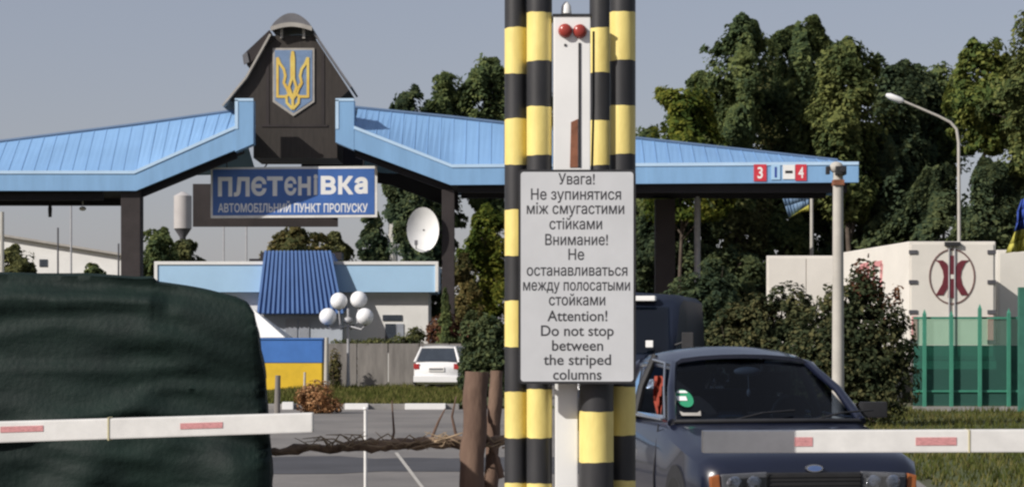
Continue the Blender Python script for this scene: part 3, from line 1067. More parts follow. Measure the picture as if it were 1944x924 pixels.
def hatchback():
    """white hatchback seen from behind; local +y is forward, tail at y = 0"""
    root = thing('hatchback_car', 'small white hatchback parked tail towards us by the grey wall', 'car', world_coords=False)
    st = [(.02, .68, .34, .5, .66, .78), (.10, .76, .24, .5, .78, .90), (.5, .79, .22, .5, .84, .92), (2.3, .80, .2, .5, .85, .93), (2.7, .80, .2, .5, .8, .88), (3.4, .77, .24, .48, .66, .72), (3.6, .68, .34, .46, .55, .6)]
    mb = MB()
    mb.loft([ring(*s) for s in st])
    mb.build('body', M['carwhite'], root, smooth=True, auto=50)
    mb = MB()
    mb.loft([[(x * w, y, z + .03 * (1 - x * x)) for x in (-1, -.7, -.3, 0, .3, .7, 1)] + [(x * w, y, z - .035) for x in (1, .3, -.3, -1)] for y, w, z in ((.30, .54, 1.36), (.8, .56, 1.40), (1.5, .56, 1.40), (1.9, .53, 1.36))])
    mb.build('roof', M['carwhite'], root, smooth=True, auto=40)
    for s in (-1, 1):
        f = lambda p: (p[0] * s, p[1], p[2])
        mb = MB()
        mb.tube([f((.73, .12, .90)), f((.55, .34, 1.36))], [.055, .04], 8)
        mb.build('pillar', M['carwhite'], root, smooth=True)
        mb = MB()
        mb.tube([f((.74, 2.6, .90)), f((.54, 1.9, 1.36))], [.045, .035], 8)
        mb.build('pillar', M['carwhite'], root, smooth=True)
        mb = MB()
        mb.add([f((.765, .25, .92)), f((.765, 2.45, .92)), f((.55, 1.85, 1.36)), f((.565, .4, 1.37))], [(0, 1, 2, 3)])
        mb.build('side_window', M['winglass'], root)
        mb = MB()
        mb.box((s * .66 - .09, .0, .70), (s * .66 + .09, .06, .86))
        mb.build('tail_lamp', M['rear'], root, bevel=.01)
        mb = MB()
        mb.box((s * .795 - .012, .15, .25), (s * .795 + .012, 3.2, .50))
        mb.build('sill', M['plastic'], root, bevel=.005)
        for y in (.62, 2.85):
            wheel(root, s * .80, y, .28, s)
    mb = MB()
    mb.add([(-.65, .085, .93), (.65, .085, .93), (.52, .31, 1.35), (-.52, .31, 1.35)], [(0, 1, 2, 3)])
    mb.build('rear_window', M['winglass'], root)
    mb = MB()
    mb.add([(-.70, 2.62, .9), (.70, 2.62, .9), (.52, 1.93, 1.36), (-.52, 1.93, 1.36)], [(0, 1, 2, 3)])
    mb.build('windscreen', M['winglass'], root)
    mb = MB()
    mb.box((-.26, -.02, .63), (.26, .03, .75))
    mb.build('number_plate', M['whiteworn'], root)
    mb = MB()
    mb.box((-.23, -.024, .665), (.23, -.019, .72))
    mb.build('plate_smudge', M['hood'], root)
    mb = MB()
    mb.box((-.75, -.06, .30), (.75, .10, .50))
    mb.build('bumper', M['carwhite'], root, bevel=.03)
    return root


hb = hatchback()
hb.location = (PX(830, 69), 68.2, .02)
hb.rotation_euler = (0, 0, R(-9))
hb.scale = (1, 1, 1.07)


def van():
    root = thing('dark_van', 'dark blue van with white mirror waiting behind the striped columns', 'van', world_coords=False)

    def rg(y, w, zb, zt, r=.12):
        half = [(0, zb), (w * .9, zb), (w, zb + .12), (w, (zb + zt) * .5), (w * .94, zt - r), (w * .82, zt - .02), (0, zt + .03)]
        return [(x, y, z) for x, z in half] + [(-x, y, z) for x, z in reversed(half[1:-1])]
    mb = MB()
    mb.loft([rg(0, .82, .4, .95), rg(.1, .93, .3, 1.05), (rg(.75, .97, .3, 1.32)), rg(1.5, .97, .3, 2.3), rg(2.0, .97, .3, 2.42), rg(4.9, .96, .3, 2.42), rg(5.0, .92, .4, 2.35)])
    mb.build('body', M['vandark'], root, smooth=True, auto=45)
    mb = MB()
    mb.add([(-.82, .735, 1.36), (.82, .735, 1.36), (.72, 1.385, 2.18), (-.72, 1.385, 2.18)], [(0, 1, 2, 3)])
    mb.build('windscreen', M['vanglass'], root)
    mb = MB()
    mb.box((.05, 1.30, 2.28), (.50, 1.52, 2.37))
    mb.build('sun_visor', M['white'], root, bevel=.02)
    for s in (-1, 1):
        mb = MB()
        mb.box((s * 1.13 - .10, .86, 1.42), (s * 1.13 + .10, 1.0, 1.72))
        mb.tube([(s * .9, .95, 1.5), (s * 1.08, .93, 1.56)], .02, 6)
        mb.build('mirror', M['plastic'], root, bevel=.02)
        mb = MB()
        mb.box((s * .66 - .18, -.02, .72), (s * .66 + .18, .1, .92))
        mb.build('headlight', M['lampsilver'], root, bevel=.02)
        for y in (.9, 4.0):
            wheel(root, s * .97, y, .34, s)
    mb = MB()
    mb.box((-.9, -.08, .35), (.9, .12, .6))
    mb.build('bumper', M['plastic'], root, bevel=.03)
    mb = MB()
    mb.box((.42, .70, 1.46), (.55, .74, 1.58))
    mb.build('mirror_stand_in', M['white'], root, bevel=.01)  # white block added to stand in for the white mirror
    return root


vn = van()
vn.location = (PX(1168, 36), 36, 0)
vn.rotation_euler = (0, 0, R(-12))

# ------------------------------------------------------------------ checkpoint canopy
YC = 74.0
cv = thing('checkpoint_canopy', 'wide light blue checkpoint canopy on dark pillars with a brown turret', 'canopy', (PX(558, YC), YC, 0))
pp = lambda a, Y=YC: (PX(a[0], Y), PZ(a[1], Y))


def fascia(outline_top, outline_bot, Y, depth=.25):
    for i in range(len(outline_top) - 1):
        pass
    poly = outline_bot + outline_top[::-1]
    return poly


def band(top, bot, Y0, Y1, mi=0, mb=None):
    mb = mb or MB()
    for (a, b, c, d) in zip(top[:-1], top[1:], bot[:-1], bot[1:]):
        mb.prism([pp(c), pp(d), pp(b), pp(a)], Y0, Y1, mi)
    return mb


# fascia, with a pale edge strip along its top
LT = [(-514, 325), (255, 325), (446, 240)]
LB = [(-514, 362), (258, 362), (446, 285)]
RT = [(672, 240), (858, 313), (1630, 308)]
RB = [(672, 283), (855, 351), (1630, 346)]
fl = band(LT, LB, YC, YC + .2).build('fascia', M['blue'], cv)
fr = band(RT, RB, YC, YC + .2).build('fascia', M['blue'], cv)
off = lambda L, d: [(x, y + d) for x, y in L]
band(off(LT, -1), off(LT, 5), YC - .03, YC + .05).build('edge_strip', M['blueedge'], fl)
band(off(RT, -1), off(RT, 5), YC - .03, YC + .05).build('edge_strip', M['blueedge'], fr)
for (x0, x1, e0, e1, par) in ((446, 481, 446, 452, fl), (637, 672, 637, 643, fr)):
    mb = MB()
    mb.prism([pp((x0, 288 if x0 < 500 else 270)), pp((x1, 273 if x0 < 500 else 285)), pp((x1, 190)), pp((x0, 190))], YC - .01, YC + .6)
    mb.build('end_block', M['blue'], par)
    mb = MB()
    mb.prism([pp((e0, 245)), pp((e1, 245)), pp((e1, 190)), pp((e0, 190))], YC - .03, YC + .02)
    mb.build('edge_strip', M['blueedge'], par)
    mb = MB()
    mb.prism([pp((x0, 192)), pp((x1, 192)), pp((x1, 187)), pp((x0, 187))], YC - .03, YC + .02)
    mb.build('edge_strip', M['blueedge'], par)


# roof planes from fascia top up to a ridge set back
def roof_plane(low, high, YR, name, ribs):
    mb = MB()
    lo = [Vector((PX(a, YC), YC + .1, PZ(b, YC) - .02)) for a, b in low]
    hi = [Vector((PX(a, YR), YR, PZ(b, YR))) for a, b in high]
    def interp(L, x):
        if x <= L[0].x:
            return L[0].copy()
        for a, b in zip(L[:-1], L[1:]):
            if a.x <= x <= b.x:
                return a.lerp(b, (x - a.x) / (b.x - a.x))
        return L[-1].copy()
    N = 90
    xs = [lo[0].x + (lo[-1].x - lo[0].x) * k / N for k in range(N + 1)]
    A, B = [interp(lo, x) for x in xs], [interp(hi, x) for x in xs]
    n = N + 1
    dn = Vector((0, 0, .06))
    vs = A + B + [v - dn for v in A] + [v - dn for v in B]
    fs = []
    for i in range(N):
        fs += [(i, i + 1, n + i + 1, n + i), (2 * n + i, 3 * n + i, 3 * n + i + 1, 2 * n + i + 1)]
    mb.add(vs, fs)
    x = lo[0].x + .3
    while x < lo[-1].x - .05:
        a, b = interp(lo, x), interp(hi, x)
        w, h = .013, .022
        mb.hexa([a + Vector((-w, 0, 0)), a + Vector((w, 0, 0)), a + Vector((w, 0, h)), a + Vector((-w, 0, h))],
                [b + Vector((-w, 0, 0)), b + Vector((w, 0, 0)), b + Vector((w, 0, h)), b + Vector((-w, 0, h))])
        x += ribs
    o = mb.build(name, M['roofblue'], cv)
    mb = MB()
    mb.tube([v + Vector((0, 0, .03)) for v in hi], .06, 8)
    mb.build('ridge_cap', M['roofdark'], o, smooth=True)
    return o


YR = 75.9
roof_plane([(-514, 326), (0, 326), (255, 326), (446, 241)], [(-480, 326), (0, 270), (240, 240), (452, 211)], YR, 'roof_panel', .45)
roof_plane([(672, 241), (858, 314), (1210, 311), (1628, 308)], [(668, 205), (858, 224), (1210, 264), (1590, 306)], YR, 'roof_panel', .45)
# rear fascias and soffits of the two wings
YE = 80.0
for (x0, x1, z0, z1) in ((PX(-514, YC), PX(205, YC), PZ(362, YC), PZ(325, YC)), (PX(852, YC), PX(1628, YC), PZ(347, YC), PZ(311, YC))):
    mb = MB()
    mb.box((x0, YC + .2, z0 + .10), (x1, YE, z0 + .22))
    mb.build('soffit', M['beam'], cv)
    mb = MB()
    mb.box((x0, YE, z0), (x1, YE + .2, z1))
    mb.build('rear_fascia', M['blue'], cv)
    mb = MB()
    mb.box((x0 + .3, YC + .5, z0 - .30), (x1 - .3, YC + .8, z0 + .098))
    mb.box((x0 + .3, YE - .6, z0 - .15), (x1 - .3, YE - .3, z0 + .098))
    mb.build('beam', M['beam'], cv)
# rear roof slopes so that the roof is closed from behind
for hi, lo in (([(-480, 326), (452, 211)], [(-514, 325), (446, 240)]), ([(668, 205), (1590, 306)], [(672, 240), (1628, 308)])):
    a = [Vector((PX(x, YR), YR + .02, PZ(y, YR) - .03)) for x, y in hi]
    b = [Vector((PX(x, YC), YE + .1, PZ(325 if abs(i - (0 if x < 500 else 1)) < 1 else 300, YC))) for i, (x, y) in enumerate(lo)]
    mb = MB()
    q = [a[0], a[1], b[1], b[0]]
    mb.hexa(q, [v - Vector((0, 0, .05)) for v in q])
    mb.build('roof_panel', M['roofblue'], cv)
# sloped soffits beside the turret
for T, B in ((LT[1:], LB[1:]), (RT[:2], RB[:2])):
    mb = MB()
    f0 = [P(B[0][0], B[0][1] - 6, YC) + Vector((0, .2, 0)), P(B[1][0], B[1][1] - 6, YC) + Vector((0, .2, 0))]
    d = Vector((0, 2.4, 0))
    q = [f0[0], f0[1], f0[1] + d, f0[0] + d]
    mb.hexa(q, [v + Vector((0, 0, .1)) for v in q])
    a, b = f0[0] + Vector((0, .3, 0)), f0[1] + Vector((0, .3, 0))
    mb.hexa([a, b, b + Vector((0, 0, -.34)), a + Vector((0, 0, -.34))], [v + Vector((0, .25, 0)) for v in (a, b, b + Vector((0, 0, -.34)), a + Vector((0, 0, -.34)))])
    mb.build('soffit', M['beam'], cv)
# dark rear gable panel on the right of the opening
mb = MB()
Yk = 79.9
mb.prism([(PX(x, Yk), PZ(y, Yk)) for x, y in ((572, 322), (745, 352), (870, 400), (870, 330), (690, 235), (572, 262))], Yk, Yk + .2)
mb.build('rear_gable', M['beam'], cv)
# pillars
for (px, w, Y) in ((251, 37, YC + .55), (851, 24, YC + .6), (1262, 40, YE - .6), (-330, 37, YC + .55), (251, 30, YE - .4), (851, 22, YE - .4)):
    mb = MB()
    h = S(w, YC) / 2
    mb.box((PX(px, Y) - h, Y - h, 0), (PX(px, Y) + h, Y + h, PZ(358, YC)))
    mb.build('pillar', M['brown'], cv, bevel=.02)
for (px, w, Y) in ((1324, 12, YE - .5),):
    mb = MB()
    mb.tube([(PX(px, Y), Y, 0), (PX(px, Y), Y, PZ(352, YC))], S(w, Y) / 2, 12)
    mb.build('post', M['steel'], cv, smooth=True)

# turret: boarded gable body, roof boards, hood on posts, side lamp
YT = 75.6
tp = lambda a, Y=YT: (PX(a[0], Y), PZ(a[1], Y))
mb = MB()
mb.prism([tp(a) for a in ((481, 300), (640, 300), (640, 192), (663, 171), (595, 68), (517, 68), (437, 192), (481, 192))], YT, YT + 2.6)
tw = mb.build('turret', M['slate'], cv)
mb = MB()
mb.prism([tp(a) for a in ((497, 237), (622, 237), (622, 241), (497, 241))][::-1], YT - .03, YT + .02)
mb.prism([tp(a) for a in ((505, 100), (511, 100), (511, 237), (505, 237))][::-1], YT - .02, YT + .02)
mb.prism([tp(a) for a in ((610, 100), (616, 100), (616, 237), (610, 237))][::-1], YT - .02, YT + .02)
mb.build('front_trim', M['brown'], tw)
for path, m_, nm in ((((425, 204), (470, 150), (516, 68)), M['paleboard'], 'roof_board'), (((596, 66), (634, 122), (666, 168)), M['hood'], 'roof_board')):  # left board paler: sunlight on that slope put into its colour
    mb = MB()
    for a, b in zip(path[:-1], path[1:]):
        A, B = tp(a), tp(b)
        dx, dz = (B[0] - A[0]), (B[1] - A[1])
        l = math.hypot(dx, dz)
        nx, nz = -dz / l * .07, dx / l * .07
        mb.prism([(A[0], A[1]), (B[0], B[1]), (B[0] + nx, B[1] + nz), (A[0] + nx, A[1] + nz)], YT - .25, YT + 2.8)
    mb.build(nm, m_, tw)
mb = MB()
nn = 14
prof_o = [(515 + 80 * k / nn, 56 - 28 * math.sin(math.pi * k / nn) ** .8) for k in range(nn + 1)]
prof_i = [(516 + 78 * k / nn, 58 - 8 * math.sin(math.pi * k / nn)) for k in range(nn + 1)]
mb.prism([tp((x, y)) for x, y in prof_i] + [tp((x, y)) for x, y in prof_o[::-1]], YT - .35, YT + 2.4)
hd = mb.build('hood', M['hood'], tw)
mb = MB()
for k in range(nn):
    mb.prism([tp((prof_i[k][0], prof_i[k][1] + 4)), tp((prof_i[k + 1][0], prof_i[k + 1][1] + 4)), tp((prof_i[k + 1][0], prof_i[k + 1][1] - 4)), tp((prof_i[k][0], prof_i[k][1] - 4))], YT - .40, YT - .34)
mb.build('hood_rim', M['paleboard'], hd)
for px in (535, 577):
    mb = MB()
    mb.prism([tp((px - 2.5, 74)), tp((px + 2.5, 74)), tp((px + 2.5, 52)), tp((px - 2.5, 52))], YT - .1, YT - .02)
    mb.build('hood_post', M['paleboard'], hd)
mb = MB()
mb.prism([tp(a) for a in ((470, 126), (520, 74), (512, 58), (463, 104))], YT - .1, YT + .6)
sl = mb.build('side_lamp', M['brown'], tw)
mb = MB()
mb.prism([tp(a) for a in ((464, 124), (474, 119), (470, 100), (461, 106))], YT - .16, YT - .08)
mb.build('lamp_face', M['hood'], sl)

# crest
t = thing('crest', 'blue pointed shield with a golden trident on the brown turret', 'crest', (PX(557, YT), YT, PZ(220, YT)))
YQ = YT - .05
mb = MB()
mb.prism([tp(a) for a in ((557, 221), (597, 194), (597, 92), (518, 92), (518, 194))], YQ, YQ + .04)
mb.build('shield_edge', M['paleboard'], t)
mb = MB()
mb.prism([tp(a) for a in ((557, 215), (593, 191), (593, 96), (522, 96), (522, 191))], YQ - .012, YQ + .01)
mb.build('shield', M['shield'], t)
mb = MB()


STEP = [0]


def stroke(pts, w, mb, Y=YQ - .03):
    pts = [Vector((PX(a, YT), 0, PZ(b, YT))) for a, b in pts]
    w = S(w, YT)
    L, Rr = [], []
    for i, p in enumerate(pts):
        d = (pts[min(i + 1, len(pts) - 1)] - pts[max(0, i - 1)]).normalized()
        nrm = Vector((-d.z, 0, d.x)) * w / 2
        L.append(p + nrm)
        Rr.append(p - nrm)
    STEP[0] += 1
    for i in range(len(pts) - 1):
        Y_ = Y - STEP[0] * .0012 - (i % 2) * .0006
        mb.prism([(Rr[i].x, Rr[i].z), (Rr[i + 1].x, Rr[i + 1].z), (L[i + 1].x, L[i + 1].z), (L[i].x, L[i].z)], Y_, Y_ + .03)


for s in (-1, 1):
    X = lambda x: 556 + s * x
    stroke([(X(29), 110), (X(29), 186)], 5, mb)
    stroke([(X(29), 110), (X(24), 122), (X(17), 132), (X(14), 145), (X(17), 158), (X(13), 166), (X(5), 172)], 5, mb)
    stroke([(X(29), 184), (X(14), 184), (X(4), 178)], 5, mb)
    stroke([(X(12), 184), (X(11), 196), (X(0), 208)], 5, mb)
    stroke([(X(14), 160), (X(9), 176), (X(0), 190)], 4, mb)
stroke([(556, 98), (558, 112), (558, 150), (563, 166), (556, 188), (556, 208)], 5, mb)
stroke([(556, 98), (554, 112), (554, 150), (549, 166), (556, 188)], 5, mb)
mb.build('trident', M['gold'], t)

# name sign with the reverse board on the far side
YN = 75.5
t = thing('name_sign', 'blue name sign with white border and white Cyrillic letters under the turret', 'sign', (PX(558, YN), YN, PZ(414, YN)))
sp = lambda x, y: (PX(x, YN), PZ(y, YN))
mb = MB()
mb.prism([sp(400, 414), sp(716, 412), sp(716, 315), sp(400, 318)], YN, YN + .14)
mb.build('border', M['whiteworn'], t)
mb = MB()
mb.prism([sp(404, 409), sp(711, 407), sp(711, 320), sp(404, 322)], YN - .012, YN + .02)
mb.build('panel', M['signblue'], t)
mb = MB()
for ch, a, b, y0, y1 in (('П', 414, 441, 373, 336), ('Л', 444, 474, 373, 336), ('Є', 477, 506, 372, 335), ('Т', 507, 537, 372, 335), ('Є', 540, 563, 371, 335), ('Н', 566, 590, 371, 335),
                         ('і', 595.5, 603, 370, 331), ('В', 609, 638, 369, 334), ('К', 642, 671, 369, 334), ('а', 673, 698, 368, 336)):
    put_text(mb, ch, PX(a, YN), PX(b, YN), PZ(y0, YN), S(y0 - y1, YN), YN - .013, .045, True, .012)
put_text(mb, 'АВТОМОБІЛЬНИЙ ПУНКТ ПРОПУСКУ', PX(414, YN), PX(698, YN), PZ(402.5, YN), S(15, YN), YN - .013, .02, False, .01)
mb.build('lettering', M['white'], t)
for px in (430, 690):
    mb = MB()
    mb.tube([(PX(px, YN), YN + .1, PZ(317, YN)), (PX(px, YN), YN + .1, PZ(283, YN))], .02, 8)
    mb.build('hanger', M['beam'], t)
YV = 83.0
t = thing('reverse_board', 'dark back of a second sign board behind the blue name sign', 'sign', (PX(505, YV), YV, PZ(430, YV)))
mb = MB()
mb.box((PX(366, YV), YV, PZ(430, YV)), (PX(641, YV), YV + .2, PZ(349, YV)))
mb.build('panel', M['brown'], t)
for px in (480, 620):
    mb = MB()
    mb.tube([(PX(px, YV), YV - .02, PZ(352, YV)), (PX(px, YV) + (.4 if px > 600 else 1.2), YE + .2, PZ(300, YV))], .03, 8)
    mb.build('hanger', M['beam'], t)

# lane plates on the right fascia
YP = YC - .012


def plate(x0, x1, y0, y1, m, sign, label, colr):
    t = thing('lane_plate', label, 'sign', (PX((x0 + x1) / 2, YP), YP, PZ(y1, YP)), 'small lane plates on the blue canopy edge')
    mb = MB()
    mb.box((PX(x0, YP), YP - .02, PZ(y1, YP)), (PX(x1, YP), YP + .01, PZ(y0, YP)))
    mb.build('panel', m, t)
    mb = MB()
    if len(sign) == 1:
        c, w = (x0 + x1) / 2, 5
        put_text(mb, sign, PX(c - w, YP), PX(c + w, YP), PZ(y1 - 5, YP), S(y1 - y0 - 10, YP), YP - .021, .02, True, .006)
        nm = 'number'
    elif sign == 'bar':
        c, cz = (x0 + x1) / 2, (y0 + y1) / 2
        mb.box((PX(c - 7, YP), YP - .028, PZ(cz + 2.5, YP)), (PX(c + 7, YP), YP - .02, PZ(cz - 2.5, YP)))
        nm = 'bar'
    else:
        c = (x0 + x1) / 2
        mb.prism([(PX(c - 2, YP), PZ(y1 - 4, YP)), (PX(c + 2, YP), PZ(y1 - 4, YP)), (PX(c + 2, YP), PZ(y0 + 4, YP)), (PX(c - 2, YP), PZ(y0 + 4, YP))], YP - .028, YP - .02)
        nm = 'arrow'
    mb.build(nm, colr, t)


plate(1431, 1455, 312, 344, M['redpaint'], '3', 'red plate with a pale number at the left end of the plates', M['white'])
plate(1464, 1481, 313, 341, M['pale'], 'arrow', 'pale blue plate with a dark upright mark between the red plates', M['flagblue'])
plate(1486, 1509, 313, 340, M['white'], 'bar', 'white plate with a dark bar beside the right red plate', M['plastic'])
plate(1510, 1531, 312, 343, M['redpaint'], '4', 'red plate numbered 4 at the right end of the plates', M['white'])

# satellite dish on the right pillar
YD = 74.2
t = thing('satellite_dish', 'large white oval dish facing us left of the dark pillar', 'satellite dish', (PX(803, YD), YD, PZ(480, YD)))
mb = MB()
rings = []
for k in range(7):
    u = k / 6
    rings.append([(PX(803, YD) + .57 * u * math.cos(a), YD + .13 - .2 * u * u, PZ(436, YD) + .79 * u * math.sin(a)) for a in [2 * math.pi * q / 28 for q in range(28)]])
mb.loft(rings[::-1], cap=False)
mb.loft([[(x, y + .03, z) for x, y, z in r] for r in rings], cap=False)
mb.build('reflector', M['white'], t, smooth=True)
mb = MB()
mb.tube([(PX(790, YD), YD - .05, PZ(472, YD)), (PX(791, YD), YD - .35, PZ(462, YD))], .02, 8)
mb.box((PX(788, YD), YD - .42, PZ(466, YD)), (PX(794, YD), YD - .34, PZ(457, YD)))
mb.build('receiver', M['hood'], t)
mb = MB()
mb.tube([(PX(803, YD), YD + .12, PZ(436, YD)), (PX(830, YD), YD + .45, PZ(440, YD)), (PX(849, YD), YD + .45, PZ(440, YD))], .03, 8)
mb.build('mount', M['brown'], t)

# ------------------------------------------------------------------ service building behind
YG = 90.0
bd = thing('service_building', 'low white building with pale blue fascia and a ribbed blue mansard', 'building', (PX(560, YG), YG, 0))
gp = lambda x, y, Y=YG: (PX(x, Y), PZ(y, Y))
mb = MB()
mb.box((PX(312, YG), YG + .5, 0), (PX(812, YG), YG + 8, PZ(545, YG)))
w_ = mb.build('wall', M['wall'], bd)
for (x0, x1, y0, y1, m) in ((725, 762, 597, 608, M['winglass']), (730, 750, 614, 668, M['winglass']), (752, 765, 614, 645, M['winpale'])):
    mb = MB()
    mb.box((PX(x0, YG), YG + .46, PZ(y1, YG)), (PX(x1, YG), YG + .52, PZ(y0, YG)))
    mb.build('window', m, bd)
mb = MB()
mb.box((PX(296, YG), YG, PZ(554, YG)), (PX(829, YG), YG + 8.4, PZ(501, YG)))
fs_ = mb.build('fascia', M['pale'], bd)
mb = MB()
mb.box((PX(293, YG), YG - .05, PZ(502, YG)), (PX(832, YG), YG + .1, PZ(496, YG)))
mb.box((PX(826, YG), YG - .05, PZ(553, YG)), (PX(832, YG), YG + .1, PZ(502.1, YG)))
mb.box((PX(293, YG), YG - .05, PZ(553, YG)), (PX(299, YG), YG + .1, PZ(502.1, YG)))
mb.build('fascia_edge', M['white'], fs_)
# mansard bay
YM = 89.1
mb = MB()
f0 = [Vector((PX(490, YM), YM, PZ(596, YM))), Vector((PX(650, YM), YM, PZ(596, YM))), Vector((PX(627, YG), YG - .3, PZ(478, YG))), Vector((PX(506, YG), YG - .3, PZ(478, YG)))]
b0 = [Vector((PX(490, YM), YG + 3, PZ(596, YM))), Vector((PX(664, YM), YG + 3, PZ(560, YM))), Vector((PX(627, YG), YG + 2, PZ(478, YG))), Vector((PX(506, YG), YG + 2, PZ(478, YG)))]
mb.hexa(f0, b0)
nr = 17
for k in range(nr + 1):
    u = k / nr
    a, b = f0[0].lerp(f0[1], u), f0[3].lerp(f0[2], u)
    w = .05
    mb.hexa([a + Vector((-w, 0, 0)), a + Vector((w, 0, 0)), b + Vector((w, 0, 0)), b + Vector((-w, 0, 0))],
            [v + Vector((0, -.09, .04)) for v in (a + Vector((-w, 0, 0)), a + Vector((w, 0, 0)), b + Vector((w, 0, 0)), b + Vector((-w, 0, 0)))])
mb.build('mansard_roof', M['mansard'], bd)
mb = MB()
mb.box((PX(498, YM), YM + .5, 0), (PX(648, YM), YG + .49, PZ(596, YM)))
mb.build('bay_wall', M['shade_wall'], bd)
for x0, x1 in ((540, 562), (566, 585)):
    mb = MB()
    mb.box((PX(x0, YM), YM + .46, PZ(650, YM)), (PX(x1, YM), YM + .52, PZ(604, YM)))
    mb.build('window', M['winpale'], bd)
mb = MB()
mb.box((PX(462, YG), YG + 2, PZ(502, YG)), (PX(508, YG), YG + 4, PZ(487, YG)))
mb.box((PX(482, YG), YG + 2.3, PZ(488, YG)), (PX(640, YG), YG + 3.5, PZ(474, YG)))
mb.build('roof_unit', M['brown'], bd)

# white tent beside the building
YX = 71.0
t = thing('white_tent', 'white tent with a sloping roof behind the blue and yellow kiosk', 'tent', (PX(470, YX), YX, 0))
mb = MB()
ap = Vector((PX(468, YX), YX + 1.3, PZ(582, YX)))
cs = [Vector((PX(395, YX), YX, PZ(640, YX))), Vector((PX(541, YX), YX, PZ(640, YX))), Vector((PX(541, YX), YX + 2.6, PZ(640, YX))), Vector((PX(395, YX), YX + 2.6, PZ(640, YX)))]
mb.add(cs + [ap], [(0, 1, 4), (1, 2, 4), (2, 3, 4), (3, 0, 4), (3, 2, 1, 0)])
mb.build('roof', M['white'], t)
for c in cs:
    mb = MB()
    k = c + (ap - c) * .03
    mb.tube([(k.x, k.y, 0), (k.x, k.y, c.z)], .03, 8)
    mb.build('pole', M['steel'], t)

# grey wall, kiosk, globe lamp
YW = 72.3
mb = MB()
x = PX(622, YW)
k = 0
while x < PX(905, YW):
    w = 1.02 + .06 * math.sin(k * 7.3)
    mb.box((x, YW, 0), (x + w - .03, YW + .14, 1.60 + .03 * math.sin(k * 3.1)))
    x += w
    k += 1
o = mb.build('yard_wall', M['greywall'], None, bevel=.015)
tag(o, 'weathered grey slab wall behind the globe lamp and white hatchback', 'wall')
YK = 67.5
t = thing('painted_kiosk', 'low kiosk painted blue above and yellow below', 'kiosk', (PX(540, YK), YK, 0))
mb = MB()
mb.box((PX(430, YK), YK, .11), (PX(611, YK), YK + 1.6, PZ(688, YK)))
mb.build('lower_wall', M['kioskyellow'], t, bevel=.02)
mb = MB()
mb.box((PX(429, YK), YK - .02, PZ(688, YK)), (PX(612, YK), YK + 1.62, PZ(644, YK)))
mb.build('upper_wall', M['kioskblue'], t, bevel=.02)
mb = MB()
mb.box((PX(427, YK), YK - .05, PZ(644, YK)), (PX(614, YK), YK + 1.65, PZ(641, YK)))
mb.build('roof', M['kioskblue'], t)
for (px, y0, Y, w, lab) in ((526, 712, 46, 12, 'grey stake with a rough top beside the yellow kiosk wall'), (577, 706, 47, 5, 'thin pale stake in front of the dry shrub'), (619, 640, 66.5, 9, 'slim grey post at the right corner of the kiosk')):
    mb = MB()
    mb.tube([(PX(px, Y), Y, 0), (PX(px, Y) + .02, Y, PZ(y0, Y))], [S(w, Y) / 2, S(w, Y) / 2.4], 10)
    tag(mb.build('wooden_stake', M['concrete'] if w < 12 else M['greywall'], None, smooth=True), lab, 'post')

YQ2 = 69.6
t = thing('globe_lamp', 'lamp post carrying white globes in front of the grey wall', 'street lamp', (PX(660, YQ2), YQ2, 0))
mb = MB()
mb.tube([(PX(661, YQ2), YQ2, .1), (PX(661, YQ2), YQ2, PZ(690, YQ2)), (PX(661, YQ2), YQ2, PZ(585, YQ2))], [.07, .05, .04], 12)
mb.ellipsoid((PX(661, YQ2), YQ2, PZ(608, YQ2)), (.16, .16, .12))
mb.build('post', M['steel'], t, smooth=True)
for (px, py, dy) in ((642, 571, .3), (680, 568, .3), (624, 601, -.3), (694, 601, -.3), (664, 605, .6)):
    c = (PX(px, YQ2), YQ2 + dy, PZ(py, YQ2))
    mb = MB()
    mb.tube([(PX(661, YQ2), YQ2, PZ(618, YQ2)), (c[0] * .8 + PX(661, YQ2) * .2, YQ2 + dy * .9, PZ(625, YQ2)), (c[0], c[1], c[2] - .30), (c[0], c[1], c[2] - .2)], [.03, .03, .03, .05], 8)
    a = mb.build('arm', M['steel'], t, smooth=True)
    mb = MB()
    mb.tube([(c[0], c[1], c[2] - .30), (c[0], c[1], c[2] - .18)], [.06, .13], 12)
    mb.build('collar', M['plastic'], a, smooth=True)
    if px != 664:
        mb = MB()
        mb.ellipsoid(c, (.285, .285, .285), 20, 14)
        mb.build('globe', M['globe'], a, smooth=True)

# ------------------------------------------------------------------ far left: warehouse, poles, water tower, hanging lamps
t = thing('warehouse', 'long white warehouse seen beneath the left canopy wing', 'building', (-36, 150, 0))
mb = MB()
xa, xb = PX(-420, 150), PX(238, 150)
za, zb, zc = PZ(452, 150), PZ(487, 150), PZ(452, 150) + .9
mb.prism([(xa, 0), (xb, 0), (xb, zb), (PX(-40, 150), zc - .5), (xa, zb)], 150, 172)
mb.build('wall', M['wall'], t)
mb = MB()
for (x0, z0, x1, z1) in ((PX(-40, 150), zc - .5, xb + .3, zb - .02), (xa - .3, zb - .02, PX(-40, 150), zc - .5)):
    mb.hexa([(x0, 149.6, z0), (x1, 149.6, z1), (x1, 149.6, z1 + .16), (x0, 149.6, z0 + .16)], [(x0, 172.4, z0), (x1, 172.4, z1), (x1, 172.4, z1 + .16), (x0, 172.4, z0 + .16)])
mb.build('roof', M['paleboard'], t)
mb = MB()
mb.box((PX(75, 150), 149.95, PZ(506, 150)), (PX(90, 150), 150.1, PZ(492, 150)))
mb.build('window', M['winglass'], t)

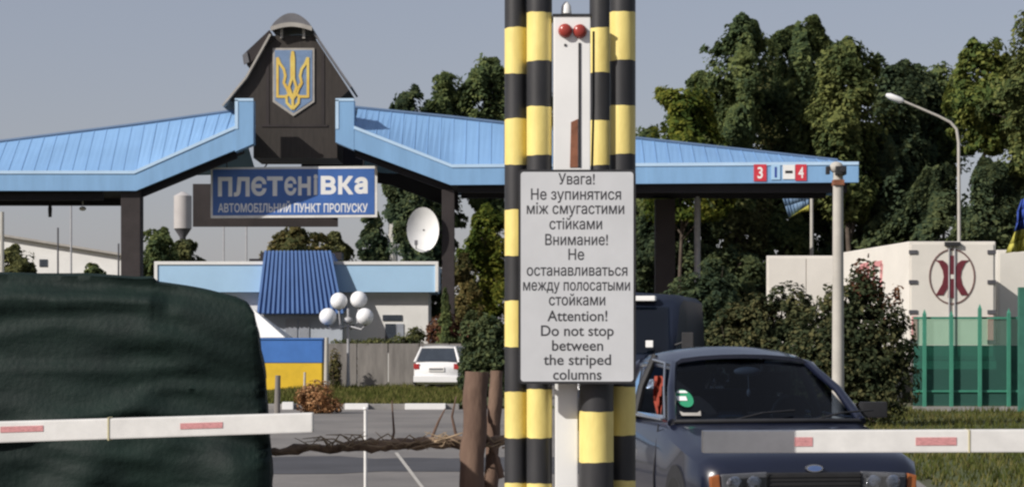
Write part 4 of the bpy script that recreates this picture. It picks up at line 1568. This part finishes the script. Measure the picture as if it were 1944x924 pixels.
for (px, top, Y, w, lab, m) in ((110, 432, 105, 4, 'short dark pole in front of the white warehouse', 'fibre'), (135, 388, 110, 4, 'tall thin grey pole in front of the white warehouse', 'steel'),
                                (4, 402, 100, 9, 'tan pole at the far left edge of the picture', 'concrete'), (225, 462, 120, 4, 'slim dark pole left of the canopy pillar', 'fibre'),
                                (468, 270, 130, 3, 'slim mast rising in the opening under the turret', 'steel'), (746, 345, 100, 19, 'thick grey concrete pole between the name sign and the white dish', 'concrete'), (425, 400, 125, 3, 'thin mast left of the building roof unit', 'steel')):
    mb = MB()
    mb.tube([(PX(px, Y), Y, 0), (PX(px, Y), Y, PZ(top, Y))], [S(w, Y) * .55, S(w, Y) * .42], 8)
    tag(mb.build('utility_pole', M[m], None, smooth=True), lab, 'pole')
YH = 76.0
mb = MB()
mb.tube([P(95, 372, YH), P(95, 388, YH)], .02, 8)
mb.tube([P(95, 388, YH), P(95, 396, YH), P(95, 412, YH)], [.05, .075, .06], 10)
tag(mb.build('hanging_lamp', M['plastic'], None, smooth=True), 'small dark lamp hanging under the left canopy wing', 'lamp')
mb = MB()
mb.tube([P(157, 370, YH), P(157, 390, YH)], .015, 8)
mb.ellipsoid(P(157, 396, YH), (.13, .1, .08), 12, 8)
tag(mb.build('hanging_lamp', M['globe'], None, smooth=True), 'small white lamp hanging under the left canopy wing', 'lamp')

YO = 300
t = thing('water_tower', 'pale water tower on a narrow stem behind the sign', 'water tower', (PX(347, YO), YO, 0))
X = PX(347, YO)
mb = MB()
mb.tube([(X, YO, PZ(434, YO)), (X, YO, PZ(372, YO)), (X, YO, PZ(364, YO))], [S(17, YO), S(17, YO), S(3, YO)], 20)
mb.build('tank', M['towermetal'], t, smooth=True)
mb = MB()
mb.tube([(X, YO, 0), (X, YO, PZ(450, YO)), (X, YO, PZ(434, YO))], [S(6, YO), S(6, YO), S(16.5, YO)], 16)
mb.build('stem', M['fibre'], t, smooth=True)

# ------------------------------------------------------------------ right: camera pole, street lamp, flags
Y = 30.0
t = thing('camera_pole', 'thick pale concrete pole with a dark camera head, right of the navy car', 'pole', (PX(1590, Y), Y, 0))
mb = MB()
mb.tube([(PX(1591, Y), Y, 0), (PX(1591, Y), Y, PZ(600, Y)), (PX(1591, Y), Y, PZ(322, Y))], [.092, .082, .072], 16)
mb.build('shaft', M['concrete'], t, smooth=True)
mb = MB()
mb.ellipsoid(P(1588, 318, Y), (.10, .10, .085), 14, 10)
mb.build('head', M['concrete'], t, smooth=True)
mb = MB()
mb.box((PX(1584, Y), Y - .16, PZ(333, Y)), (PX(1604, Y), Y + .05, PZ(317, Y)))
mb.tube([(PX(1596, Y), Y - .16, PZ(325, Y)), (PX(1596, Y), Y - .22, PZ(325, Y))], .035, 12)
mb.box((PX(1568, Y), Y - .05, PZ(331, Y)), (PX(1575, Y), Y + .05, PZ(316, Y)))
mb.build('camera_unit', M['plastic'], t, bevel=.008)
mb = MB()
mb.box((PX(1581, Y), Y - .10, PZ(352, Y)), (PX(1601, Y), Y + .10, PZ(342, Y)))
mb.build('clamp', M['rust'], t)

Y = 75.0
t = thing('street_lamp', 'tall street lamp with a curved arm reaching left before the trees', 'street lamp', (PX(1821, Y), Y, 0))
mb = MB()
mb.tube([(PX(1821, Y), Y, 0)] + [P(a, b, Y) for a, b in ((1821, 460), (1820, 270), (1816, 245), (1804, 232), (1780, 220), (1710, 190))], [.085, .066, .056, .052, .05, .046, .04], 10)
mb.build('pole', M['concrete'], t, smooth=True)
mb = MB()
a, b = P(1715, 193, Y), P(1682, 180, Y)
mb.tube([a, a.lerp(b, .15), a.lerp(b, .8), b], [.05, .115, .11, .05], 10)
mb.build('lamp_head', M['white'], t, smooth=True)


def flag(px, Yf, top, flagdef, label, plabel, m1, m2, w=8):
    mb = MB()
    mb.tube([(PX(px, Yf), Yf, 0), (PX(px, Yf), Yf, PZ(top, Yf))], [S(w, Yf) / 2, S(w, Yf) / 2.6], 10)
    tag(mb.build('flag_pole', M['concrete'], None, smooth=True), plabel, 'flag pole')
    mb = MB()
    n, k = len(flagdef), 8
    for i in range(n - 1):
        (xa0, ya0, xa1, ya1, mi), (xb0, yb0, xb1, yb1, _) = flagdef[i], flagdef[i + 1]
        for j in range(k):
            q = []
            for (x0, y0, x1, y1, u, r) in ((xa0, ya0, xa1, ya1, j / k, i), (xa0, ya0, xa1, ya1, (j + 1) / k, i), (xb0, yb0, xb1, yb1, (j + 1) / k, i + 1), (xb0, yb0, xb1, yb1, j / k, i + 1)):
                v = P(x0 + (x1 - x0) * u, y0 + (y1 - y0) * u, Yf)
                v.y += .15 * math.sin(u * 9 + r * .8) * (.3 + u)
                q.append(v)
            mb.add(q, [(0, 1, 2, 3)], mi)
    o = mb.build('flag', [m1, m2], None, smooth=True)
    sm = o.modifiers.new('solid', 'SOLIDIFY')
    sm.thickness = .01
    tag(o, label, 'flag')


flag(1541, 82.5, 335, [(1537, 350, 1478, 352, 0), (1537, 365, 1484, 372, 0), (1536, 378, 1490, 392, 0), (1536, 388, 1497, 414, 1), (1536, 400, 1512, 404, 1)],
     'faded drooping blue and yellow flag under the canopy edge', 'thin pale flag pole under the right end of the canopy', M['flagpale'], M['flagyellow'], 8)
flag(1956, 33.0, 350, [(1954, 372, 1944, 378, 0), (1954, 392, 1932, 402, 0), (1954, 412, 1928, 424, 0), (1954, 432, 1922, 440, 1), (1954, 450, 1914, 464, 1), (1954, 476, 1911, 480, 1)],
     'bright blue and yellow flag hanging at the right edge', 'pale flag pole just beyond the right edge', M['flagblue'], M['flagyellow'], 9)


# ------------------------------------------------------------------ trailers and green fence
def trailer(name, label, rx0, rx1, Yr, ytop, lean, length, emblem=False, letters=False):
    X0, X1 = PX(rx0, Yr), PX(rx1, Yr)
    zt = PZ(ytop, Yr)
    t = thing(name, label, 'truck trailer', ((X0 + X1) / 2, Yr, 0), 'white truck trailers behind the green fence')
    d = Vector((lean, 1, 0)).normalized() * length
    mb = MB()
    q = [Vector((X0, Yr, 1.15)), Vector((X1, Yr, 1.15)), Vector((X1, Yr, zt)), Vector((X0, Yr, zt))]
    mb.hexa(q, [v + d for v in q])
    mb.build('body', M['trailer'], t, bevel=.03)
    mb = MB()
    mb.hexa([Vector((X0 + .15, Yr + .2, .75)), Vector((X1 - .15, Yr + .2, .75)), Vector((X1 - .15, Yr + .2, 1.14)), Vector((X0 + .15, Yr + .2, 1.14))],
            [v + d for v in (Vector((X0 + .15, Yr, .75)), Vector((X1 - .15, Yr, .75)), Vector((X1 - .15, Yr, 1.14)), Vector((X0 + .15, Yr, 1.14)))])
    mb.build('chassis', M['fibre'], t)
    for k in (1.0, 2.2):
        for x in (X0 + .05, X1 - .30):
            mb = MB()
            c = Vector((x, Yr, .5)) + d.normalized() * k
            mb.tube([c, c + Vector((.25, 0, 0))], .5, 18)
            mb.build('wheel', M['rubber'], t, smooth=True)
    # rear doors
    mb = MB()
    mb.box((X0 + .06, Yr - .03, 1.22), ((X0 + X1) / 2 - .015, Yr, zt - .07))
    mb.build('door', M['trailer'], t, bevel=.01)
    mb = MB()
    mb.box(((X0 + X1) / 2 + .015, Yr - .03, 1.22), (X1 - .06, Yr, zt - .07))
    mb.build('door', M['trailer'], t, bevel=.01)
    if emblem:
        for k in range(4):
            z = zt - .28 - k * .78
            for x, s in ((X0 + .0, 1), (X1 - .22, 1)):
                mb = MB()
                mb.box((x, Yr - .06, z - .05), (x + .22, Yr - .02, z + .05))
                mb.build('hinge', M['fibre'], t)
        for x in (X0 + .14, X1 - .14):
            mb = MB()
            mb.box((x - .07, Yr - .07, PZ(645, Yr)), (x + .07, Yr - .02, PZ(600, Yr)))
            mb.build('marker', M['redtape'], t)
        for x in ((X0 + X1) / 2 - .09, (X0 + X1) / 2 + .06):
            mb = MB()
            mb.tube([(x, Yr - .06, 1.25), (x, Yr - .06, zt - .1)], .02, 8)
            mb.build('lock_rod', M['steel'], t, smooth=True)
        # oval badge: dark ring with a red figure of two bowed strokes and a stem
        c = P(1807, 525, Yr)
        mb = MB()
        n = 32
        for k in range(n):
            a0, a1 = 2 * math.pi * k / n, 2 * math.pi * (k + 1) / n
            ro, ri = (S(44, Yr), S(53, Yr)), (S(41, Yr), S(50, Yr))
            mb.prism([(c.x + ri[0] * math.cos(a0), c.z + ri[1] * math.sin(a0)), (c.x + ro[0] * math.cos(a0), c.z + ro[1] * math.sin(a0)), (c.x + ro[0] * math.cos(a1), c.z + ro[1] * math.sin(a1)), (c.x + ri[0] * math.cos(a1), c.z + ri[1] * math.sin(a1))], Yr - .045, Yr - .025)
        mb.build('emblem_ring', M['emblemring'], t)
        mb = MB()
        for s in (-1, 1):
            pts = [(c.x + s * S(x, Yr), c.z + S(y, Yr)) for x, y in ((25, 31), (18, 26), (11, 12), (9, 0), (12, -14), (24, -35))]
            for (xa, za), (xb, zb) in zip(pts[:-1], pts[1:]):
                w = S(7.0, Yr)
                mb.prism([(xa - w, za), (xa + w, za), (xb + w, zb), (xb - w, zb)], Yr - .05, Yr - .026)
        mb.prism([(c.x - S(8, Yr), c.z - S(40, Yr)), (c.x + S(5, Yr), c.z - S(40, Yr)), (c.x + S(5, Yr), c.z + S(40, Yr)), (c.x - S(6, Yr), c.z + S(40, Yr))], Yr - .056, Yr - .028)
        mb.prism([(c.x - S(3, Yr), c.z - S(4, Yr)), (c.x + S(3, Yr), c.z - S(4, Yr)), (c.x + S(3, Yr), c.z + S(4, Yr)), (c.x - S(3, Yr), c.z + S(4, Yr))], Yr - .062, Yr - .057, 1)
        mb.build('emblem', [M['emblemred'], M['trailer']], t)
        mb = MB()
        mb.box((c.x - .2, Yr - .14, zt - .12), (c.x + .2, Yr - .02, zt - .02))
        mb.build('top_lamp', M['plastic'], t)
        mb = MB()
        mb.box((X0, Yr - .08, .9), (X1, Yr + .1, 1.12))
        mb.build('bumper', M['trailer'], t)
    if letters:
        # faded red characters on the side wall
        mb = MB()
        dn = d.normalized()
        nrm = Vector((-dn.y, dn.x, 0))
        o0 = Vector((X0, Yr, 0)) + nrm * .012

        def bar(u0, z0, u1, z1, w=.10):
            a, b = o0 + dn * u0 + Vector((0, 0, z0)), o0 + dn * u1 + Vector((0, 0, z1))
            dd = (b - a).normalized()
            side = dd.cross(nrm).normalized() * w
            q = [a - side, b - side, b + side, a + side]
            mb.hexa(q, [v - nrm * .03 for v in q])
        for u, kind in ((2.4, 0), (3.7, 1)):
            bar(u + .15, 3.0, u, 3.75)
            bar(u + .8, 2.9, u + .8, 3.75)
            bar(u, 3.75, u + .8, 3.75, .08)
            if kind:
                bar(u, 3.3, u + .8, 3.3, .08)
        mb.build('lettering', M['palered'], t)
    return t


trailer('truck_trailer', 'white trailer with a red emblem in an oval ring on its rear doors', 1725, 1890, 55.0, 458, -.115, 7.0, True, True)
trailer('truck_trailer', 'plain white trailer rear standing left of the emblem trailer', 1455, 1606, 66.0, 485, .13, 8.0)
trailer('truck_trailer', 'plain white trailer at the right edge beside the emblem trailer', 1893, 2065, 58.5, 474, -.02, 8.0)

YF = 48.0
t = thing('green_fence', 'tall green fence with screened panels in front of the white trailers', 'fence', (PX(1840, YF), YF, 0))
for px, top in ((1755, 590), (1806, 592), (1860, 580), (1915, 588), (1968, 586), (2020, 590)):
    mb = MB()
    mb.box((PX(px - 3, YF), YF - .05, 0), (PX(px + 3, YF), YF + .05, PZ(top + 6, YF)))
    mb.add([(PX(px - 3, YF), YF - .05, PZ(top + 6, YF)), (PX(px + 3, YF), YF - .05, PZ(top + 6, YF)), (PX(px + 3, YF), YF + .05, PZ(top + 6, YF)), (PX(px - 3, YF), YF + .05, PZ(top + 6, YF)), (PX(px, YF), YF, PZ(top - 4, YF))], [(0, 1, 4), (1, 2, 4), (2, 3, 4), (3, 0, 4)])
    mb.build('post', M['greenpost'], t)
for py in (603, 742):
    mb = MB()
    mb.box((PX(1735, YF), YF + .05, PZ(py + 2, YF)), (PX(2040, YF), YF + .08, PZ(py - 2, YF)))
    mb.build('rail', M['greenpost'], t)
mb = MB()
mb.box((PX(1735, YF), YF + .085, PZ(770, YF)), (PX(2040, YF), YF + .09, PZ(655, YF)))
mb.build('screen', M['screen'], t)
mb = MB()
mb.box((PX(1735, YF), YF + .085, PZ(654.5, YF)), (PX(2040, YF), YF + .088, PZ(603, YF)))
mb.build('mesh_panel', M['mesh'], t)
mb = MB()
mb.box((PX(1735, YF), YF - .06, 0), (PX(2040, YF), YF + .12, PZ(771, YF)))
mb.build('plinth', M['kerb'], t)
mb = MB()
mb.box((PX(1934, 47), 46.95, 0), (PX(1950, 47), 47.1, PZ(545, 47)))
mb.build('gate_post', M['greenfence'], t)

# ------------------------------------------------------------------ trees, bushes
def leaf_cloud(name, blobs, n, size, material, parent, seed, shell=.55, droop=0.0):
    """leaf faces scattered through many overlapping clumps; blobs: (x, y, z, rx, ry, rz)"""
    rng = np.random.default_rng(seed)
    B = np.array(blobs, float)
    wgt = (B[:, 3] * B[:, 4] * B[:, 5]) ** (2 / 3)
    idx = rng.choice(len(B), n, p=wgt / wgt.sum())
    u = rng.normal(size=(n, 3))
    u /= np.linalg.norm(u, axis=1)[:, None]
    rad = np.where(rng.uniform(0, 1, n) < .66, np.clip(np.abs(rng.normal(.62 + .2 * shell, .28, n)), .02, 1.5), rng.uniform(.5, 1.75, n))
    c = B[idx, :3] + u * rad[:, None] * B[idx, 3:]
    nrm = u * .7 + rng.normal(size=(n, 3)) * .6 + np.array([0, 0, .35])
    nrm /= np.linalg.norm(nrm, axis=1)[:, None]
    a = np.cross(nrm, rng.normal(size=(n, 3)))
    a /= np.linalg.norm(a, axis=1)[:, None]
    b = np.cross(nrm, a)
    s = size * rng.uniform(.55, 1.35, n)[:, None]
    fold = nrm * s * .22
    p = np.stack([c - a * s, c - b * s * .55 + fold, c + a * s, c + b * s * .55 + fold], 1)
    p[:, :, 2] = np.maximum(p[:, :, 2], .02)
    V = p.reshape(-1, 3)
    me = bpy.data.meshes.new(name)
    me.vertices.add(len(V))
    me.vertices.foreach_set('co', V.ravel())
    nf = n * 2
    q = np.arange(n)[:, None] * 4
    tri = np.concatenate([q + np.array([0, 1, 2]), q + np.array([0, 2, 3])], 1).reshape(-1)
    me.loops.add(nf * 3)
    me.loops.foreach_set('vertex_index', tri)
    me.polygons.add(nf)
    me.polygons.foreach_set('loop_start', np.arange(nf) * 3)
    me.polygons.foreach_set('loop_total', np.full(nf, 3))
    me.update(calc_edges=True)
    me.validate()
    me.materials.append(material)
    return link(bpy.data.objects.new(name, me), parent)


class Field:
    """smooth random field on a lattice, for ragged foliage"""
    def __init__(f, seed, n=24):
        f.g = np.random.default_rng(seed).uniform(0, 1, (n, n, n))
        f.n = n

    def __call__(f, p):
        i = np.floor(p).astype(int)
        w = p - i
        w = w * w * (3 - 2 * w)
        out = 0
        for dx in (0, 1):
            for dy in (0, 1):
                for dz in (0, 1):
                    k = (i + np.array([dx, dy, dz])) % f.n
                    wt_ = np.abs(1 - dx - w[:, 0]) * np.abs(1 - dy - w[:, 1]) * np.abs(1 - dz - w[:, 2])
                    out = out + wt_ * f.g[k[:, 0], k[:, 1], k[:, 2]]
        return out


def leaf_faces(name, c, nrm, size, material, parent, rng):
    n = len(c)
    nrm = nrm / np.linalg.norm(nrm, axis=1)[:, None]
    a = np.cross(nrm, rng.normal(size=(n, 3)))
    a /= np.linalg.norm(a, axis=1)[:, None]
    b = np.cross(nrm, a)
    s = size * rng.uniform(.5, 1.4, n)[:, None]
    fold = nrm * s * .22
    p = np.stack([c - a * s, c - b * s * .55 + fold, c + a * s, c + b * s * .55 + fold], 1)
    p[:, :, 2] = np.maximum(p[:, :, 2], .02)
    V = p.reshape(-1, 3)
    me = bpy.data.meshes.new(name)
    me.vertices.add(len(V))
    me.vertices.foreach_set('co', V.ravel())
    q = np.arange(n)[:, None] * 4
    tri = np.concatenate([q + np.array([0, 1, 2]), q + np.array([0, 2, 3])], 1).reshape(-1)
    me.loops.add(n * 6)
    me.loops.foreach_set('vertex_index', tri)
    me.polygons.add(n * 2)
    me.polygons.foreach_set('loop_start', np.arange(n * 2) * 3)
    me.polygons.foreach_set('loop_total', np.full(n * 2, 3))
    me.update(calc_edges=True)
    me.validate()
    me.materials.append(material)
    return link(bpy.data.objects.new(name, me), parent)


def tree(label, px, Y, top, halfw, bottom, leaf, seed, n=9000, size=.20, shape='round', group='trees behind the checkpoint', clumps=26, cat='tree', name='broadleaf_tree', gap=.57):
    rr = random.Random(seed)
    rng = np.random.default_rng(seed)
    X, zt, hw = PX(px, Y), PZ(top, Y), S(halfw, Y)
    zb = max(.4, PZ(bottom, Y))
    t = thing(name, label, cat, (X, Y, 0), group)
    H = zt - zb
    fac = max(1.0, H / (2.2 * hw))
    n = int(n * 2.5 * fac ** .8)
    f1, f2, f3 = Field(seed), Field(seed + 500), Field(seed + 900)
    st = lambda x: np.clip((x - .5) * 1.9 + .5, 0, 1)
    C, Nn = [], []
    tot = 0
    while tot < n:
        m = 60000
        h = rng.uniform(0, 1, m)
        th = rng.uniform(0, 2 * math.pi, m)
        ur = rng.uniform(0, 1, m) ** .5
        if shape == 'tall':
            wd = np.sqrt(np.maximum(.04, 1 - (np.abs(h - .5) / .54) ** 2.6)) * 1.12
        elif shape == 'cone':
            wd = (1 - h) ** .9 + .04
        else:
            wd = np.sqrt(np.maximum(.03, 1 - ((h - .45) / .58) ** 2)) * 1.08
        # lobed outline, different all the way round and up
        lob = st(f3(np.stack([np.cos(th) * 1.6 + 5, np.sin(th) * 1.6 + 5, h * 4.2 * fac ** .5 + 3], 1)))
        r = ur * hw * wd * (.32 + 1.05 * lob)
        # top pushed up and down so the skyline is ragged
        tw = f2(np.stack([r * np.cos(th) / hw * 2.2 + 9, r * np.sin(th) / hw * 2.2 + 9, np.full(m, 2.5)], 1))
        z = zb + H * h * (1.04 - .16 * (1 - tw) * (h > .5))
        p = np.stack([X + r * np.cos(th), Y + r * np.sin(th), z], 1)
        q = (p - np.array([X, Y, zb])) / hw
        d = .66 * f1(q * np.array([2.0, 2.0, 2.3]) + 12) + .34 * f2(q * 8 + 12)
        keep = (d > gap + .12 * (ur - .6)) | (rng.uniform(0, 1, m) < .025)
        p, d, th, h = p[keep], d[keep], th[keep], h[keep]
        C.append(p)
        Nn.append(np.stack([np.cos(th), np.sin(th), .35 + .7 * h], 1) * 1.0 + rng.normal(size=(len(p), 3)) * .48)
        tot += len(p)
        if len(C) > 40:
            break
    c, nv = np.concatenate(C)[:n], np.concatenate(Nn)[:n]
    leaf_faces('crown', c, nv, size * .62, leaf, t, rng)
    mb = MB()
    zm = zb + H * .80
    r0 = max(.10, H * .020)
    ph = rr.random() * 6
    pts = [Vector((X + .012 * H * math.sin(ph + i * 1.1), Y + .012 * H * math.cos(ph + i * 1.7), zm * i / 7)) for i in range(8)]
    mb.tube(pts, [r0 * (1.15 - .14 * i) for i in range(8)], 9)
    for k in range(0, min(len(c), 4000), max(1, min(len(c), 4000) // 34)):
        e = Vector(c[k])
        hh = max(.22, min(.95, (e.z - H * .16) / zm))
        s0 = pts[0].lerp(pts[-1], hh)
        m_ = s0.lerp(e, .5) + Vector((0, 0, .04 * H))
        mb.tube([s0, m_, e], [r0 * .34, r0 * .2, r0 * .06], 5)
    mb.build('trunk', M['trunk'], t, smooth=True)
    return t


# tall row at right, left to right
tree('yellow green round tree just right of the striped columns above the canopy', 1292, 84, 165, 82, 420, L_yellow, 11, 10000, .20, 'round')
tree('dark green tree low behind the striped columns, left end of the right row', 1225, 92, 235, 55, 560, L_green, 12, 6000, .2, 'round')
tree('tall narrow tree, the first tall one from the left in the right row', 1408, 88, 32, 60, 400, L_green, 13, 11000, .2, 'tall', clumps=34, gap=.60)
tree('tall broad tree with a split top, second tall one in the right row', 1515, 90, 28, 66, 400, L_green, 14, 12000, .2, 'tall', clumps=38, gap=.60)
tree('olive green tall tree, third tall one, above the canopy end', 1610, 87, 66, 66, 420, L_olive2, 15, 11000, .2, 'tall', clumps=34, gap=.60)
tree('dark rounded tree behind the street lamp arm', 1695, 92, 105, 66, 450, L_dark, 16, 9000, .2, 'round', gap=.60)
tree('mid green tree between the street lamp arm and the right edge', 1790, 96, 118, 58, 330, L_green, 17, 6000, .2, 'round', clumps=18)
tree('yellowish tree rising towards the right edge', 1868, 86, 74, 66, 290, L_yellow2, 18, 8000, .2, 'round', clumps=20)
tree('tallest olive tree cut by the right edge', 1968, 84, 8, 78, 330, L_olive2, 19, 10000, .2, 'round')
tree('green tree filling the gap between the yellow green tree and the first tall one', 1350, 90, 128, 56, 420, L_green, 20, 9000, .2, 'round')
tree('slim grey green tree between the two tallest trees', 1462, 93, 110, 46, 420, L_olive, 21, 7000, .2, 'tall')
tree('leaning green tree right of the split topped tree', 1568, 94, 70, 46, 420, L_green, 22, 7000, .2, 'tall')
tree('low dark tree between the rounded tree and the mid green tree', 1742, 95, 125, 46, 420, L_dark, 23, 6000, .2, 'round')
# lower storey behind the canopy and trailers
for k, (px, top, hw, Y, lf, lab) in enumerate(((1400, 290, 75, 88, L_olive, 'low olive tree under the right end of the canopy'), (1490, 330, 70, 89, L_green, 'low green tree behind the faded flag'),
                                               (1590, 260, 75, 90, L_dark, 'dark low tree behind the camera pole'), (1680, 250, 75, 88, L_dark, 'dark low tree above the emblem trailer'),
                                               (1775, 290, 75, 86, L_dark, 'dark low tree behind the street lamp post'), (1870, 300, 60, 82, L_dark, 'dark low tree above the right trailer'),
                                               (1310, 400, 75, 87, L_dark, 'dark shady tree under the canopy right of the columns'), (1240, 390, 60, 86, L_dark, 'dark shady tree under the canopy close to the columns'),
                                               (1390, 470, 75, 85, L_dark, 'dark thicket left of the plain trailer'), (1940, 250, 60, 88, L_dark, 'dark low tree at the right edge'))):
    tree(lab, px, Y, top, hw, 690, lf, 40 + k, 8500, .19, 'round', clumps=28)
# behind the canopy at left and centre
tree('dark tree, leftmost above the right canopy wing', 770, 96, 160, 46, 420, L_dark, 71, 5000, .22, 'round', clumps=20)
tree('grey green tree, second above the right canopy wing', 845, 97, 130, 52, 430, L_green, 72, 6000, .22, 'round', clumps=22)
tree('dark tall tree touching the left striped column above the roof', 938, 98, 100, 66, 430, L_green, 73, 8000, .22, 'round', clumps=26)
tree('tree seen between the striped columns above the roof', 1100, 99, 130, 70, 430, L_dark, 74, 7000, .22, 'round')
tree('yellow green willow left of the striped columns under the canopy', 925, 90, 385, 50, 700, L_yellow, 75, 9000, .15, 'round')
tree('autumn coloured tree behind the dark pillar', 880, 86, 480, 34, 690, L_autumn, 76, 5000, .13, 'round')
tree('dark tree behind the white dish', 800, 95, 350, 55, 600, L_dark, 77, 8000, .2, 'round')
tree('dark green tree right of the name sign', 712, 100, 395, 30, 560, L_dark, 78, 4500, .2, 'round')
tree('brownish tree below the name sign behind the mansard', 560, 112, 428, 62, 560, L_autumn, 79, 6500, .22, 'round')
tree('small brown green tree right of the mansard', 640, 118, 440, 34, 560, L_olive, 80, 4000, .22, 'round')
tree('small green tree right of the left canopy pillar', 298, 130, 430, 40, 560, L_green, 81, 4500, .24, 'round')
tree('small dark tree at the left edge before the warehouse', 30, 110, 462, 34, 560, L_olive, 82, 4000, .2, 'round')
tree('tiny green tree in front of the warehouse end', 178, 125, 498, 20, 560, L_green, 83, 2000, .2, 'round', clumps=12)
tree('tree half hidden by the water tower stem', 352, 150, 450, 30, 560, L_olive, 84, 3000, .26, 'round', clumps=14)
tree('pointed dark green conifer right of the white building', 845, 73.2, 545, 26, 690, L_green, 85, 5000, .10, 'cone', name='conifer_tree')


def bush(label, blobs_px, Y, leaf, n, size, seed, group=None, sprig=None, nsp=0, name='bush', gap=.46):
    rng = np.random.default_rng(seed)
    f1, f2 = Field(seed), Field(seed + 300)
    B = np.array([(PX(a_, Y), Y, max(PZ(b_, Y), .1), S(c_, Y), S(c_, Y) * .8, S(d_, Y)) for a_, b_, c_, d_ in blobs_px])
    x0, hw = B[:, 0].mean(), B[:, 3].max()
    t = thing(name, label, 'bush', (x0, Y, 0), group)
    w = B[:, 3] * B[:, 5]
    C, Nn, tot = [], [], 0
    for _ in range(60):
        m = 40000
        i = rng.choice(len(B), m, p=w / w.sum())
        u = rng.normal(size=(m, 3))
        u /= np.linalg.norm(u, axis=1)[:, None]
        rad = rng.uniform(0, 1, m) ** .45 * 1.12
        p = B[i, :3] + u * rad[:, None] * B[i, 3:]
        q = (p - np.array([x0, Y, 0])) / hw
        d = .55 * f1(q * 4.2 + 12) + .45 * f2(q * 11 + 12)
        keep = (d > gap + .22 * np.maximum(0, rad - .72)) & (p[:, 2] > .02)
        C.append(p[keep])
        Nn.append(u[keep] * .9 + np.array([0, 0, .45]) + rng.normal(size=(keep.sum(), 3)) * .5)
        tot += keep.sum()
        if tot > n:
            break
    c = np.concatenate(C)[:n]
    leaf_faces('foliage', c, np.concatenate(Nn)[:n], size, leaf, t, rng)
    mb = MB()
    for k in range(0, min(len(c), 3000), max(1, min(len(c), 3000) // 26)):
        e = Vector(c[k])
        up = Vector((0, 0, .12 * hw))
        mb.tube([(x0 + (e.x - x0) * .45, Y, 0), (x0 + (e.x - x0) * .8, Y + (e.y - Y) * .5, e.z * .55), e + up], [.03, .018, .005], 5)
    mb.build('stem', M['trunk'], t, smooth=True)
    if sprig:
        sb = []
        for (px, py, r) in sprig:
            k = P(px, py, Y)
            sb.append((k.x, Y - .1, k.z, S(r, Y) * .9, S(r, Y), S(r, Y) * 1.7))
        leaf_cloud('leaves', sb, nsp, size, L_red, t, seed + 1, .1)
    return t


bush('large dark bush with reddish shoots right of the navy car', [(1630, 650, 90, 110), (1660, 720, 80, 90), (1565, 680, 80, 90), (1640, 560, 40, 60), (1540, 740, 70, 70), (1690, 660, 46, 80), (1600, 590, 50, 60)], 39.0, L_bush, 26000, .05, 101,
     sprig=[(1640, 520, 16), (1655, 545, 18), (1625, 550, 16), (1700, 560, 12), (1668, 580, 16)], nsp=420)
bush('dark spreading bush between the plain trailer and the navy car', [(1440, 640, 60, 80), (1500, 610, 50, 70), (1390, 660, 50, 80), (1470, 700, 70, 90)], 42.0, L_bush, 20000, .055, 102)
bush('dark bush in the shade behind the dark van', [(1310, 620, 60, 90), (1350, 590, 50, 90), (1270, 640, 50, 80)], 52.0, L_dark, 11000, .08, 103)
bush('reddish brown shrub above the white hatchback', [(845, 640, 34, 45), (880, 655, 30, 45)], 73.6, L_red, 5000, .08, 104)
bush('dry orange brown shrub beside the kerb', [(603, 755, 34, 32), (582, 762, 22, 26), (628, 770, 22, 20)], 46.5, L_dry, 3500, .035, 105)
bush('dark shrub close behind the log fence posts', [(925, 660, 36, 60), (898, 650, 26, 55), (905, 710, 34, 55), (950, 710, 40, 55)], 60.0, L_dark, 11000, .07, 106)
bush('straggling creeper on top of the grey wall', [(650, 655, 24, 14), (710, 652, 40, 10), (770, 648, 30, 16), (790, 640, 16, 22)], 72.9, L_olive, 2600, .06, 107)
bush('pale weedy shrub left of the kiosk post', [(636, 700, 12, 36)], 71.5, L_autumn, 900, .05, 108)
